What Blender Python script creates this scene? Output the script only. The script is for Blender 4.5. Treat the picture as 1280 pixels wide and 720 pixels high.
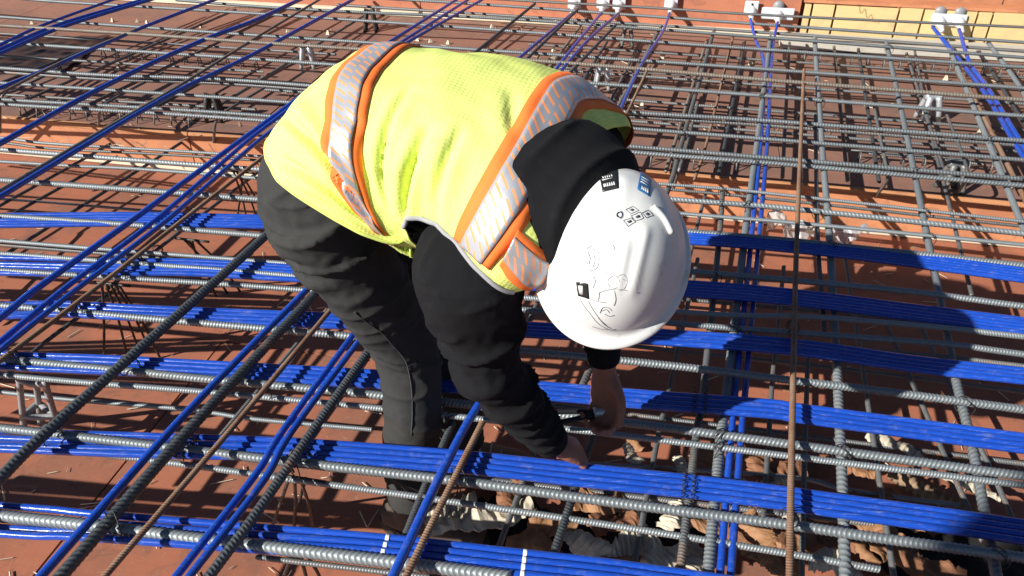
import bpy, math, random
import numpy as np
from mathutils import Vector, Matrix, noise
random.seed(7); np.random.seed(7)
scene = bpy.context.scene
for o in list(bpy.data.objects): bpy.data.objects.remove(o, do_unlink=True)

# ------------------------------------------------------------------ camera, sky, sun, exposure
PITCH = math.radians(34.1); CT, ST = math.cos(PITCH), math.sin(PITCH); CAMZ = 1.6; F = 1000.0
cam_d = bpy.data.cameras.new('camera'); cam = bpy.data.objects.new('camera', cam_d)
scene.collection.objects.link(cam); scene.camera = cam
cam.location = (0, 0, CAMZ); cam.rotation_euler = (math.pi/2 - PITCH, 0, 0)
cam_d.sensor_width = 36; cam_d.lens = F/1280*36; cam_d.clip_start = 0.05; cam_d.clip_end = 500

SUN_EL = math.radians(31.0)
SH = Vector((1.42, 0.90, 0)).normalized()            # direction shadows fall on the ground
world = bpy.data.worlds.new('World'); scene.world = world; world.use_nodes = True
wn = world.node_tree.nodes; wl = world.node_tree.links
sky = wn.new('ShaderNodeTexSky'); sky.sky_type = 'NISHITA'; sky.sun_disc = False
sky.sun_elevation = SUN_EL
sky.sun_rotation = math.atan2(-SH.x, -SH.y)
sky.air_density = 0.7; sky.dust_density = 0.1; sky.altitude = 1800
wl.new(sky.outputs[0], wn['Background'].inputs[0]); wn['Background'].inputs[1].default_value = 0.05
sd = bpy.data.lights.new('sun', 'SUN'); sd.energy = 5.0; sd.angle = math.radians(0.53); sd.color = (1.0, 0.965, 0.90)
sun = bpy.data.objects.new('sun', sd); scene.collection.objects.link(sun)
sdir = Vector((SH.x*math.cos(SUN_EL), SH.y*math.cos(SUN_EL), -math.sin(SUN_EL)))
sun.rotation_euler = sdir.to_track_quat('-Z', 'Y').to_euler(); sun.location = (-4, -3, 5)
vs = scene.view_settings; vs.view_transform = 'Standard'; vs.look = 'None'; vs.exposure = 0.68; vs.gamma = 1
vs.use_curve_mapping = False

# ------------------------------------------------------------------ helpers
COL = scene.collection
def ray(u, v):
    x = (u-640)/F; y = (360-v)/F
    return np.array((x, CT + y*ST, -ST + y*CT))
def at(u, v, z):                                     # point of the picture lying at height z
    d = ray(u, v); s = (z-CAMZ)/d[2]
    return np.array((d[0]*s, d[1]*s, z))
def proj(P):
    P = np.asarray(P, float); X = P[..., 0]; Y = P[..., 1]; Z = P[..., 2]-CAMZ
    dep = Y*CT - Z*ST; up = Y*ST + Z*CT
    return np.stack((640+F*X/dep, 360-F*up/dep, dep), -1)
def norm(a):
    a = np.asarray(a, float); return a/np.linalg.norm(a, axis=-1, keepdims=True)

def mesh_np(name, V, Q, uv=None, smooth=True, mats=None, mi=None):
    """V (n,3); Q list/array of faces (tris or quads)."""
    me = bpy.data.meshes.new(name)
    if isinstance(Q, np.ndarray) and Q.ndim == 2:
        k = Q.shape[1]; n = len(Q)
        me.vertices.add(len(V)); me.vertices.foreach_set('co', np.asarray(V, np.float32).ravel())
        me.loops.add(n*k); me.loops.foreach_set('vertex_index', Q.astype(np.int32).ravel())
        me.polygons.add(n); me.polygons.foreach_set('loop_start', np.arange(0, n*k, k, dtype=np.int32))
    else:
        me.from_pydata([tuple(map(float, v)) for v in V], [], [tuple(int(i) for i in q) for q in Q])
    me.update(calc_edges=True); me.validate()
    if smooth: me.polygons.foreach_set('use_smooth', np.ones(len(me.polygons), bool))
    if uv is not None:
        l = me.uv_layers.new(name='UVMap'); vi = np.zeros(len(me.loops), np.int32)
        me.loops.foreach_get('vertex_index', vi)
        l.data.foreach_set('uv', np.asarray(uv, np.float32)[vi].ravel())
    return me
def obj(name, me, material=None, parent=None):
    o = bpy.data.objects.new(name, me); COL.objects.link(o)
    if material is not None and me is not None and len(me.materials) == 0: me.materials.append(material)
    if parent is not None: o.parent = parent
    return o
def tag(o, label=None, cat=None, group=None, kind=None):
    if label: o['label'] = label
    if cat: o['category'] = cat
    if group: o['group'] = group
    if kind: o['kind'] = kind
    return o
def empty(name, loc=(0, 0, 0)):
    o = bpy.data.objects.new(name, None); COL.objects.link(o); o.location = loc; o.empty_display_size = .05
    return o
def sub(name, me, m, parent):                         # child whose mesh is given in world space
    o = obj(name, me, m, parent); o.matrix_parent_inverse = Matrix.Translation(parent.location).inverted()
    return o
def sub2(name, me, m, part, root):
    o = obj(name, me, m, part); o.matrix_parent_inverse = Matrix.Translation(root.location).inverted() if False else Matrix.Identity(4)
    return o

def crom(pts, n=12):
    """dense Catmull-Rom through pts"""
    P = np.asarray(pts, float)
    if len(P) == 2:
        t = np.linspace(0, 1, n*2+1)[:, None]; return P[0]*(1-t)+P[1]*t
    A = np.vstack((2*P[0]-P[1], P, 2*P[-1]-P[-2])); out = []
    t = np.linspace(0, 1, n, endpoint=False)[:, None]
    for i in range(1, len(A)-2):
        p0, p1, p2, p3 = A[i-1], A[i], A[i+1], A[i+2]
        out.append(.5*((2*p1)+(-p0+p2)*t+(2*p0-5*p1+4*p2-p3)*t*t+(-p0+3*p1-3*p2+p3)*t**3))
    out.append(P[-1:]); return np.vstack(out)
def arclen(P):
    return np.concatenate(([0], np.cumsum(np.linalg.norm(np.diff(P, axis=0), axis=1))))
def frames(P):
    T = norm(np.gradient(P, axis=0)); N = np.zeros_like(T)
    up = np.array((0, 0, 1.)) if abs(T[0][2]) < .9 else np.array((1., 0, 0))
    n = norm(up - T[0]*np.dot(up, T[0])); N[0] = n
    for i in range(1, len(P)):
        n = n - T[i]*np.dot(n, T[i]); n = n/np.linalg.norm(n); N[i] = n
    return T, N, np.cross(T, N)
def grid_quads(R, S, closed=True, caps=True):
    i = np.arange(R-1)[:, None]*S; j = np.arange(S if closed else S-1)[None, :]
    j2 = (j+1) % S
    q = np.stack((i+j, i+j2, i+S+j2, i+S+j), -1).reshape(-1, 4)
    return q
def cap_fan(Q, R, S, V):
    """close both ends of a ring grid with quads/tris via a centre vertex (degenerate quads avoided)"""
    Q = [tuple(x) for x in Q]; n = len(V)
    V = np.vstack((V, V[:S].mean(0), V[(R-1)*S:R*S].mean(0)))
    for j in range(S):
        Q.append((n, (j+1) % S, j)); Q.append((n+1, (R-1)*S+j, (R-1)*S+(j+1) % S))
    return V, Q
def tube_mesh(name, pts, r, seg=8, n=10, r1=None, dense=True, step=None):
    P = crom(pts, n) if dense else np.asarray(pts, float)
    if step:
        L = arclen(P); s = np.linspace(0, L[-1], max(3, int(L[-1]/step))); P = np.stack([np.interp(s, L, P[:, k]) for k in range(3)], 1)
    T, N, B = frames(P); a = np.linspace(0, 2*math.pi, seg, endpoint=False)
    rr = np.linspace(r, r if r1 is None else r1, len(P))[:, None, None] if np.isscalar(r) else np.interp(np.linspace(0, 1, len(P)), np.linspace(0, 1, len(r)), r)[:, None, None]
    V = P[:, None]+rr*(np.cos(a)[None, :, None]*N[:, None]+np.sin(a)[None, :, None]*B[:, None])
    Q = grid_quads(len(P), seg); V, Q = cap_fan(Q, len(P), seg, V.reshape(-1, 3))
    return mesh_np(name, V, Q)
def rebar_mesh(name, P, dia, pitch=None, seg=10, rib=.062, skew=.55, roll=0.):
    pitch = pitch or dia*.45
    D = crom(P, 16); L = arclen(D); T, N, B = frames(D)
    n = int(L[-1]/pitch); prof = np.array((0., .50, .66, .84)); rad = np.array((0, 0, 1, 1.))*rib*dia
    s = (np.arange(n)[:, None]+prof[None]).ravel()*pitch; h = np.tile(rad, n)
    a = np.linspace(0, 2*math.pi, seg, endpoint=False); tri = np.abs(((a+roll)/math.pi) % 2-1)   # chevrons
    rail = np.exp(-((tri-.0)/.12)**2)+np.exp(-((tri-1)/.12)**2)
    ss = np.clip(s[:, None]+skew*dia*tri[None]*1.1, 0, L[-1])
    rr = dia/2*.93+np.maximum(h[:, None], .6*rib*dia*rail[None])
    g = lambda A: np.stack([np.interp(ss, L, A[:, k]) for k in range(3)], -1)
    V = g(D)+rr[..., None]*(np.cos(a)[None, :, None]*g(N)+np.sin(a)[None, :, None]*g(B))
    R = len(s); Q = grid_quads(R, seg)
    V = V.reshape(-1, 3)
    # end discs
    V, Qc = cap_fan(np.zeros((0, 4), int), R, seg, V)
    me = mesh_np(name, V, np.vstack((Q, np.array([(q[0], q[1], q[2], q[2]) for q in Qc])[:, :4])) if False else Q) if False else None
    tri_f = [tuple(q) for q in Qc]
    me = bpy.data.meshes.new(name)
    k = len(Q)*4; nl = k+len(tri_f)*3
    me.vertices.add(len(V)); me.vertices.foreach_set('co', V.astype(np.float32).ravel())
    me.loops.add(nl); me.loops.foreach_set('vertex_index', np.concatenate((Q.ravel(), np.array(tri_f).ravel())).astype(np.int32))
    me.polygons.add(len(Q)+len(tri_f))
    me.polygons.foreach_set('loop_start', np.concatenate((np.arange(0, k, 4), np.arange(k, nl, 3))).astype(np.int32))
    me.update(calc_edges=True)
    me.polygons.foreach_set('use_smooth', np.ones(len(me.polygons), bool))
    return me
def box_mesh(name, sx, sy, sz, bev=0.0, c=(0, 0, 0)):
    import bmesh
    bm = bmesh.new(); bmesh.ops.create_cube(bm, size=1)
    bmesh.ops.scale(bm, vec=(sx, sy, sz), verts=bm.verts)
    if bev: bmesh.ops.bevel(bm, geom=bm.edges[:], offset=bev, segments=2, affect='EDGES')
    bmesh.ops.translate(bm, vec=c, verts=bm.verts)
    me = bpy.data.meshes.new(name); bm.to_mesh(me); bm.free(); return me
def join_meshes(name, mes):
    import bmesh
    bm = bmesh.new()
    for m in mes: bm.from_mesh(m)
    me = bpy.data.meshes.new(name); bm.to_mesh(me); bm.free()
    me.polygons.foreach_set('use_smooth', np.ones(len(me.polygons), bool))
    return me

# ------------------------------------------------------------------ materials
class NT:
    def __init__(s, name):
        s.m = bpy.data.materials.new(name); s.m.use_nodes = True; s.t = s.m.node_tree
        s.b = s.t.nodes['Principled BSDF']
    def n(s, k, **kw):
        x = s.t.nodes.new(k)
        for a, v in kw.items():
            if a.startswith('i_'):
                key = a[2:]; x.inputs[int(key) if key.isdigit() else key.replace('_', ' ')].default_value = v
            else: setattr(x, a, v)
        return x
    def l(s, a, b): s.t.links.new(a, b)
    def coords(s, scale=(1, 1, 1), kind='Object', rot=(0, 0, 0)):
        c = s.n('ShaderNodeTexCoord'); m = s.n('ShaderNodeMapping'); m.inputs['Scale'].default_value = scale
        m.inputs['Rotation'].default_value = rot; s.l(c.outputs[kind], m.inputs[0]); return m.outputs[0]
    def noise(s, vec, scale, detail=4, rough=.55, dist=0):
        x = s.n('ShaderNodeTexNoise'); x.inputs['Scale'].default_value = scale; x.inputs['Detail'].default_value = detail
        x.inputs['Roughness'].default_value = rough; x.inputs['Distortion'].default_value = dist
        s.l(vec, x.inputs['Vector']); return x.outputs[0]
    def ramp(s, fac, stops):
        r = s.n('ShaderNodeValToRGB'); e = r.color_ramp.elements
        while len(e) < len(stops): e.new(.5)
        for el, (p, c) in zip(e, stops): el.position = p; el.color = tuple(c)+(1,) if len(c) == 3 else c
        s.l(fac, r.inputs[0]); return r.outputs[0]
    def mix(s, fac, a, b, blend='MIX'):
        x = s.n('ShaderNodeMix'); x.data_type = 'RGBA'; x.blend_type = blend
        for sock, v in ((x.inputs[0], fac), (x.inputs[6], a), (x.inputs[7], b)):
            if hasattr(v, 'is_output'): s.l(v, sock)
            elif isinstance(v, (int, float)): sock.default_value = v
            else: sock.default_value = tuple(v)+(1,) if len(v) == 3 else v
        return x.outputs[2]
    def math(s, op, a, b=0.):
        x = s.n('ShaderNodeMath'); x.operation = op
        for sock, v in ((x.inputs[0], a), (x.inputs[1], b)):
            if hasattr(v, 'is_output'): s.l(v, sock)
            else: sock.default_value = v
        return x.outputs[0]
    def bump(s, h, strength=.3, dist=.002):
        b = s.n('ShaderNodeBump'); b.inputs['Strength'].default_value = strength; b.inputs['Distance'].default_value = dist
        s.l(h, b.inputs['Height']); s.l(b.outputs[0], s.b.inputs['Normal'])
    def set(s, color=None, rough=None, metal=None, spec=None, coat=None, sheen=None):
        for key, v in (('Base Color', color), ('Roughness', rough), ('Metallic', metal), ('Specular IOR Level', spec), ('Coat Weight', coat), ('Sheen Weight', sheen)):
            if v is None: continue
            if hasattr(v, 'is_output'): s.l(v, s.b.inputs[key])
            elif key == 'Base Color': s.b.inputs[key].default_value = tuple(v)+(1,)
            else: s.b.inputs[key].default_value = v
        return s.m
    def rnd(s): return s.n('ShaderNodeObjectInfo').outputs['Random']

def steel(name, c1, c2, rust, rust_amt, metal=.55, rough=.42):
    t = NT(name); v = t.coords()
    base = t.mix(t.noise(v, 9, 5), c1, c2)
    base = t.mix(t.math('MULTIPLY', t.rnd(), .45), base, [x*.55 for x in c1])
    rf = t.ramp(t.noise(v, 14, 7, .65), ((max(0, .66-rust_amt), (0, 0, 0)), (min(1, .80-rust_amt*.5), (1, 1, 1))))
    col = t.mix(rf, base, rust)
    dust = t.ramp(t.noise(v, 120, 3), ((.5, (0, 0, 0)), (.75, (1, 1, 1))))
    col = t.mix(t.math('MULTIPLY', dust, .18), col, (.42, .40, .37))
    ro = t.math('ADD', t.math('MULTIPLY', t.noise(v, 60, 4), .25), rough-.1)
    t.bump(t.noise(v, 400, 3), .35, .0006)
    mt = t.math('SUBTRACT', metal, t.math('MULTIPLY', rf, metal*.8))
    return t.set(col, ro, mt)
M = {}
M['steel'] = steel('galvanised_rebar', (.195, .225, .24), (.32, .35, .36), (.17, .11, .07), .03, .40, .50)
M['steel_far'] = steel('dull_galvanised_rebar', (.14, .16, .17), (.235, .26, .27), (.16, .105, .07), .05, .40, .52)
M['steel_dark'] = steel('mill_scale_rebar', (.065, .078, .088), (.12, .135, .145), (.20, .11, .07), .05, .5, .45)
M['steel_mid'] = steel('weathered_rebar', (.13, .14, .145), (.215, .22, .22), (.22, .13, .08), .14, .45, .5)
M['rust'] = steel('rusty_rebar', (.27, .155, .095), (.36, .235, .15), (.17, .075, .035), .24, .15, .7)
M['rust_grey'] = steel('brownish_rebar', (.17, .145, .12), (.27, .24, .20), (.16, .09, .05), .16, .35, .6)
M['galv'] = steel('galvanised_sheet', (.55, .58, .60), (.72, .75, .76), (.4, .38, .34), 0, .6, .4)
M['wire'] = steel('tie_wire', (.04, .04, .04), (.07, .065, .06), (.12, .06, .03), .1, .6, .5)

t = NT('blue_sheathing'); v = t.coords((1.5, 40, 40)); v0 = t.coords()
sc = t.ramp(t.noise(v, 6, 6, .7), ((.56, (0, 0, 0)), (.72, (1, 1, 1))))
col = t.mix(t.noise(v0, 5, 3), (.008, .052, .36), (.015, .086, .52))
col = t.mix(t.math('MULTIPLY', t.rnd(), .35), col, (.006, .04, .28))
col = t.mix(t.math('MULTIPLY', sc, .38), col, (.30, .38, .66))
dst = t.ramp(t.noise(v0, 35, 5, .65), ((.56, (0, 0, 0)), (.74, (1, 1, 1))))
col = t.mix(t.math('MULTIPLY', dst, .22), col, (.30, .29, .28))
t.bump(t.noise(v, 25, 3), .2, .001)
M['blue'] = t.set(col, t.math('ADD', t.math('MULTIPLY', t.noise(v0, 30, 4), .18), .11), 0, .7)

def ply(name, c1, c2, dirt, grain=1.0):
    t = NT(name); v = t.coords((1.2, 9, 9)); v0 = t.coords()
    col = t.mix(t.noise(v, 6, 6, .6), c1, c2)
    r = t.rnd(); col = t.mix(t.math('MULTIPLY', r, .35), col, [x*.62 for x in c1])
    st = t.ramp(t.noise(v0, 3.1, 7, .62, .6), ((.46, (0, 0, 0)), (.66, (1, 1, 1))))
    col = t.mix(t.math('MULTIPLY', st, .75), col, dirt)
    foot = t.ramp(t.noise(v0, 11, 6, .7, 1.5), ((.55, (0, 0, 0)), (.63, (1, 1, 1)))); col = t.mix(t.math('MULTIPLY', foot, .35), col, [x*.55+.02 for x in dirt])
    sp = t.ramp(t.noise(v0, 70, 4, .7), ((.60, (0, 0, 0)), (.70, (1, 1, 1))))
    col = t.mix(t.math('MULTIPLY', sp, .28), col, (.42, .30, .24))
    t.bump(t.noise(v, 40, 5), .25, .0015)
    return t.set(col, t.math('ADD', t.math('MULTIPLY', t.noise(v0, 8, 5), .3), .42), 0, .35)
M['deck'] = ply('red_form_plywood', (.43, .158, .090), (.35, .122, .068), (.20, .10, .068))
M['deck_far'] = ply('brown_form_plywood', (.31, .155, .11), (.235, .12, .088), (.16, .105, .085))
M['orange'] = ply('orange_form_board', (.62, .27, .135), (.53, .205, .095), (.38, .15, .08))
M['redboard'] = ply('red_form_board', (.52, .20, .115), (.44, .155, .085), (.34, .125, .08))
def wood(name, c1, c2, dirt=(.3, .24, .17)):
    t = NT(name); v = t.coords((2, 22, 22)); v0 = t.coords()
    col = t.mix(t.noise(v, 5, 6, .6, .4), c1, c2)
    st = t.ramp(t.noise(v0, 9, 6, .6), ((.52, (0, 0, 0)), (.74, (1, 1, 1)))); col = t.mix(t.math('MULTIPLY', st, .5), col, dirt)
    col = t.mix(t.math('MULTIPLY', t.rnd(), .25), col, [x*.7 for x in c1])
    t.bump(t.noise(v, 18, 5), .3, .002); return t.set(col, .75, 0, .3)
M['lumber'] = wood('yellow_lumber', (.72, .55, .27), (.60, .43, .20))
M['palewood'] = wood('pale_wood', (.74, .66, .50), (.60, .52, .38))
M['plyedge'] = wood('plywood_edge', (.60, .30, .145), (.46, .20, .09), (.28, .12, .06))
M['plank'] = wood('cement_stained_plank', (.55, .52, .45), (.43, .40, .34))
def plain(name, c, rough=.6, metal=0., var=.2, scale=30, bump=.2, bd=.001, spec=.4):
    t = NT(name); v = t.coords(); col = t.mix(t.noise(v, scale, 5), c, [x*(1-var) for x in c])
    col = t.mix(t.math('MULTIPLY', t.noise(v, scale*.2, 4), var), col, [x*(1-var*1.5) for x in c])
    t.bump(t.noise(v, scale*4, 4), bump, bd); return t.set(col, rough, metal, spec)
M['skin'] = plain('skin', (.36, .145, .09), .5, 0, .25, 60, .3, .0008)
M['hair'] = plain('hair', (.03, .02, .014), .55)
M['black'] = plain('black_plastic', (.012, .012, .014), .4)
M['plastic_grey'] = plain('grey_plastic', (.27, .27, .28), .45)
M['tape'] = plain('white_tape', (.80, .82, .86), .5)
M['leaf'] = plain('dry_leaf', (.42, .21, .10), .7, 0, .45, 40)
M['leaf2'] = plain('brown_dry_leaf', (.34, .15, .075), .75, 0, .5, 40)
M['shade_black'] = plain('black_shade', (.014, .0135, .013), .9, 0, .4, 25, .5, .003)  # near-black colour of the sheets that imitate shade under the bars
M['husk'] = plain('cream_fibre', (.68, .60, .46), .85, 0, .35, 35, .5, .003)
M['sole'] = plain('boot_sole', (.03, .028, .026), .8)
M['suede'] = plain('tan_leather', (.30, .20, .125), .8, 0, .3, 30, .4, .002)
M['void'] = plain('dark_soil', (.02, .018, .016), .9)
t = NT('clear_film'); v = t.coords(); t.set((.85, .87, .88), .18, 0, .5); t.b.inputs['Transmission Weight'].default_value = .75; t.bump(t.noise(v, 60, 4), .4, .003); M['film'] = t.m

# ------------------------------------------------------------------ levels
ZD = -0.10; ZF = 0.09; ZT = 0.285                      # near deck, far deck, cross bars
# ------------------------------------------------------------------ decks (plywood sheets)
U = norm(at(1280, 252, ZF)-at(5, 145, ZF)); U = U/np.linalg.norm(U); W = np.array((-U[1], U[0], 0))   # along the step / away from camera
S0 = at(5, 145, ZF)                                  # a point on the step's top edge
ANG = math.atan2(U[1], U[0])
def uw(a, b, z): return S0+U*a+W*b+np.array((0, 0, z-ZF))
def slab(name, a0, a1, b0, b1, z0, z1, m, parent=None, bev=.0015):
    me = box_mesh(name, a1-a0, b1-b0, z1-z0, bev); o = obj(name, me, m, parent)
    c = uw((a0+a1)/2, (b0+b1)/2, (z0+z1)/2); o.location = c; o.rotation_euler = (0, 0, ANG); return o
def deck_group(name, a0, a1, b0, b1, ztop, m, la, lb, offs):
    base = slab(name, a0, a1, b0, b1, ztop-.20, ztop-.021, M['void'], bev=0); tag(base, kind='structure')
    inv = base.matrix_basis.inverted() if False else None
    bpy.context.view_layer.update(); iw = base.matrix_world.inverted()
    row = 0; b = b1
    while b > b0+.05:
        bb = max(b0, b-lb); a = a0-offs*(row % 2); 
        while a < a1-.02:
            aa0 = max(a, a0); aa1 = min(a+la, a1)
            if aa1-aa0 > .05:
                dz = random.uniform(-.0012, .0012)
                s = slab('plywood_sheet', aa0+.0015, aa1-.0015, bb+.0015, b-.0015, ztop-.018+dz, ztop+dz, m)
                s.parent = base; s.matrix_parent_inverse = iw
            a += la
        b = bb; row += 1
    return base
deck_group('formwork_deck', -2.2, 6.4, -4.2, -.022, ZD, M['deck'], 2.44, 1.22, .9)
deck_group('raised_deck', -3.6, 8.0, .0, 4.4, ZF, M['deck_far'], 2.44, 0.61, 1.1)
# outer ground far below the formwork, out to the horizon
g = obj('ground', mesh_np('ground', [(-250, -250, -4), (250, -250, -4), (250, 250, -4), (-250, 250, -4)], [(0, 1, 2, 3)]), M['void']); tag(g, kind='structure')

# step between the two decks
st = empty('step_form', tuple(uw(2, 0, 0)))
tag(st, 'orange red riser board forming the step up to the raised deck', 'form board')
def sub_slab(name, a0, a1, b0, b1, z0, z1, m, parent, bev=.0015):
    o = slab(name, a0, a1, b0, b1, z0, z1, m, None, bev); o.parent = parent
    o.matrix_parent_inverse = Matrix.Translation(parent.location).inverted(); return o
for k in range(-1, 4):
    sub_slab('riser_panel', k*2.0+.002-1, k*2.0+1.998-1, -.020, -.002, ZD+.002, ZF-.019, M['orange'], st)
    sub_slab('edge_strip', k*2.0+.002-1, k*2.0+1.998-1, -.024, -.002, ZF-.0185, ZF+.004, M['plyedge'], st)
wstrip = slab('chamfer_strip', -1.6, 6.2, -.044, -.027, ZD+.002, ZD+.018, M['palewood'], None, .004)
tag(wstrip, 'pale wooden strip lying along the foot of the step', 'wood strip')

# ------------------------------------------------------------------ end form, lumber blocks, plank, anchors
BE = float(np.dot(at(960, 44, ZF)-S0, W))            # distance of the end form behind the step
def a_of(u, v, b, z):                                # coordinate along the step for a picture column on the end form
    d = ray(u, v); c = np.array((0, 0, CAMZ)); s = (np.dot(S0-c, W)+b)/np.dot(d, W); return float(np.dot(c+d*s-S0, U)), float((c+d*s)[2])
ef = empty('end_form', tuple(uw(3, BE, 0))); tag(ef, 'tall red plywood edge form behind the white anchors', 'form wall')
a1000 = a_of(1001, 12, BE, 0)[0]
for k in range(4):
    a0 = a1000-2.44*(k+1); sub_slab('form_panel', a0+.002, a0+2.438, BE, BE+.02, ZF-.02, ZF+.62, M['redboard'], ef)
sub_slab('base_cleat', a1000-9.7, a1000-.01, BE-.045, BE-.002, ZF+.003, ZF+.035, M['palewood'], ef)
lw = empty('lumber_edge_form', tuple(uw(7, BE, 0))); tag(lw, 'yellow lumber edge form of upright blocks with dark joints, far right', 'form wall')
cuts = [1003, 1013, 1042, 1122, 1153, 1221, 1240, 1300, 1380]
for i in range(len(cuts)-1):
    aa = a_of(cuts[i], 20, BE, 0)[0]; ab = a_of(cuts[i+1], 20, BE, 0)[0]
    sub_slab('lumber_block', aa+.006, ab-.006, BE-.02+random.uniform(-.006, .004), BE+.03, ZF+.01, ZF+.205+random.uniform(-.005, .005), M['lumber'], lw, .003)
sub_slab('cap_board', a1000+.01, a1000+3.2, BE-.012, BE+.10, ZF+.212, ZF+.230, M['orange'], lw)
bw = empty('back_panel', tuple(uw(7, BE+.4, 0))); tag(bw, 'orange red plywood panels standing behind the yellow lumber form', 'form wall')
for k in range(3): sub_slab('form_panel', a1000+.02+1.2*k, a1000+1.21+1.2*k, BE+.25, BE+.27, ZF-.02, ZF+.75, M['orange'], bw)
pk = slab('plank', a_of(975, 48, BE-.2, 0)[0], a1000+3.2, BE-.27, BE-.06, ZF+.004, ZF+.045, M['plank'], None, .004)
tag(pk, 'cement stained cream plank lying along the foot of the lumber form', 'plank')
# scribbled carpenter's mark on a lumber block
pts = []
a_m, z_m = a_of(1070, 7, BE-.028, 0); a_n, z_n = a_of(1098, 29, BE-.028, 0)
for k in range(60):
    f = k/59; pts.append(uw(a_m+(a_n-a_m)*f, BE-.0275, z_m+(z_n-z_m)*f+.022*math.sin(f*22)*(1-.5*f)+.0))
sm = sub('pencil_mark', tube_mesh('pencil_mark', pts, .0010, 4, 3), M['suede'], lw)

white_m = plain('white_coated_steel', (.74, .77, .80), .45, .2, .15, 40)
def anchor(u, v, wide, label):
    a, z = a_of(u, v, BE-.03, 0); p = uw(a, BE-.03, z); e = empty('anchor', tuple(p))
    tag(e, label, 'anchor', 'white tendon anchors along the edge form')
    hw = .098 if wide else .042
    def bx(nm, sx, sy, sz, da, db, dz, bev=.004):
        o = obj(nm, box_mesh(nm, sx, sy, sz, bev), white_m, e); o.location = tuple(U*da+W*db+np.array((0, 0, dz))); o.rotation_euler = (0, 0, ANG); return o
    if wide:
        bx('plate', hw*2, .018, .07, 0, 0, 0)
        offs = (-.055, .055) if wide == 2 else (0,)
    else:
        bx('plate', hw*2, .014, .085, 0, 0, .01); offs = (0,)
    for da in offs:
        P0 = uw(a+da, BE-.034, z-.005)
        o = sub('barrel', tube_mesh('barrel', [P0, P0-W*.03-np.array((0, 0, .004)), P0-W*.07-np.array((0, 0, .015)), P0-W*.12-np.array((0, 0, .03))], [.032, .03, .016, .012], 12, 6), white_m, e)
        q = uw(a+da, BE-.018, z+.04)
        if wide: sub('cap', tube_mesh('cap', [q-W*.006, q+W*.012], .034, 14, 3), M['plastic_grey'], e)
    if not wide:
        sub('nail', tube_mesh('nail', [uw(a, BE-.043, z+.035), uw(a, BE-.038, z+.035)], .006, 8, 2), M['black'], e)
anchor(718, 4, 0, 'leftmost white tendon anchor on the red form')
anchor(754, 4, 0, 'second white anchor from the left on the red form')
anchor(774, 5, 0, 'third white anchor from the left, close beside the second')
anchor(839, 4, 0, 'lone white anchor on the red form above the thin bent cable')
anchor(939, 12, 0, 'square white anchor at the right end of the red form')
anchor(972, 17, 1, 'wide white anchor just left of the yellow lumber form')
anchor(1186, 25, 2, 'double white anchor holding two blue cables on yellow lumber')

# ------------------------------------------------------------------ bars and cables
LV = {'T': ZT, 'U': ZT+.035, 'L': ZT-.026, 'B': .02, 'BL': .04, 'FB': ZF+.042, 'FBL': ZF+.060, 'UU': ZT+.039}
def world_pts(pts, lev, e0, e1):
    P = [at(p[0], p[1], p[2] if len(p) > 2 else LV[lev]) for p in pts]
    P = np.array(P)
    if e0: P = np.vstack((P[0]+norm(P[0]-P[1])*e0*np.array((1, 1, 0)), P))
    if e1: P = np.vstack((P, P[-1]+norm(P[-1]-P[-2])*e1*np.array((1, 1, 0))))
    return P
BARS = []
def rebar(m, dia, lev, pts, label, group, e0=0, e1=0, seg=10, cat='rebar'):
    P = world_pts(pts, lev, e0, e1); BARS.append((crom(P, 10), lev, dia, group))
    dist = np.linalg.norm(P.mean(0)-np.array((0, 0, CAMZ)))
    seg = 10 if dist < 2.9 else 7
    pitch = max(.0062, dia*.44) if dist < 2.9 else dia*.62
    o = obj('rebar', rebar_mesh('rebar', P, dia, pitch, seg, roll=random.uniform(0, 6.28), skew=random.choice((.35, .55, .7))), M[m])
    return tag(o, label, cat, group)
def cable(dia, lev, pts, label, group, e0=0, e1=0):
    P = world_pts(pts, lev, e0, e1)
    if len(P) == 2: P = np.vstack((P[0], P[0]*.65+P[1]*.35, P[0]*.3+P[1]*.7, P[1]))
    P[1:-1, :2] += np.random.uniform(-.0015, .0015, (len(P)-2, 2))
    o = obj('tendon_cable', tube_mesh('tendon_cable', P, dia/2, 10, 14), M['blue']); return tag(o, label, 'cable', group)

GT = 'steel bars running across the mat'; GL = 'steel bars running away from the camera'
GC = 'blue cables running away from the camera'
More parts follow.
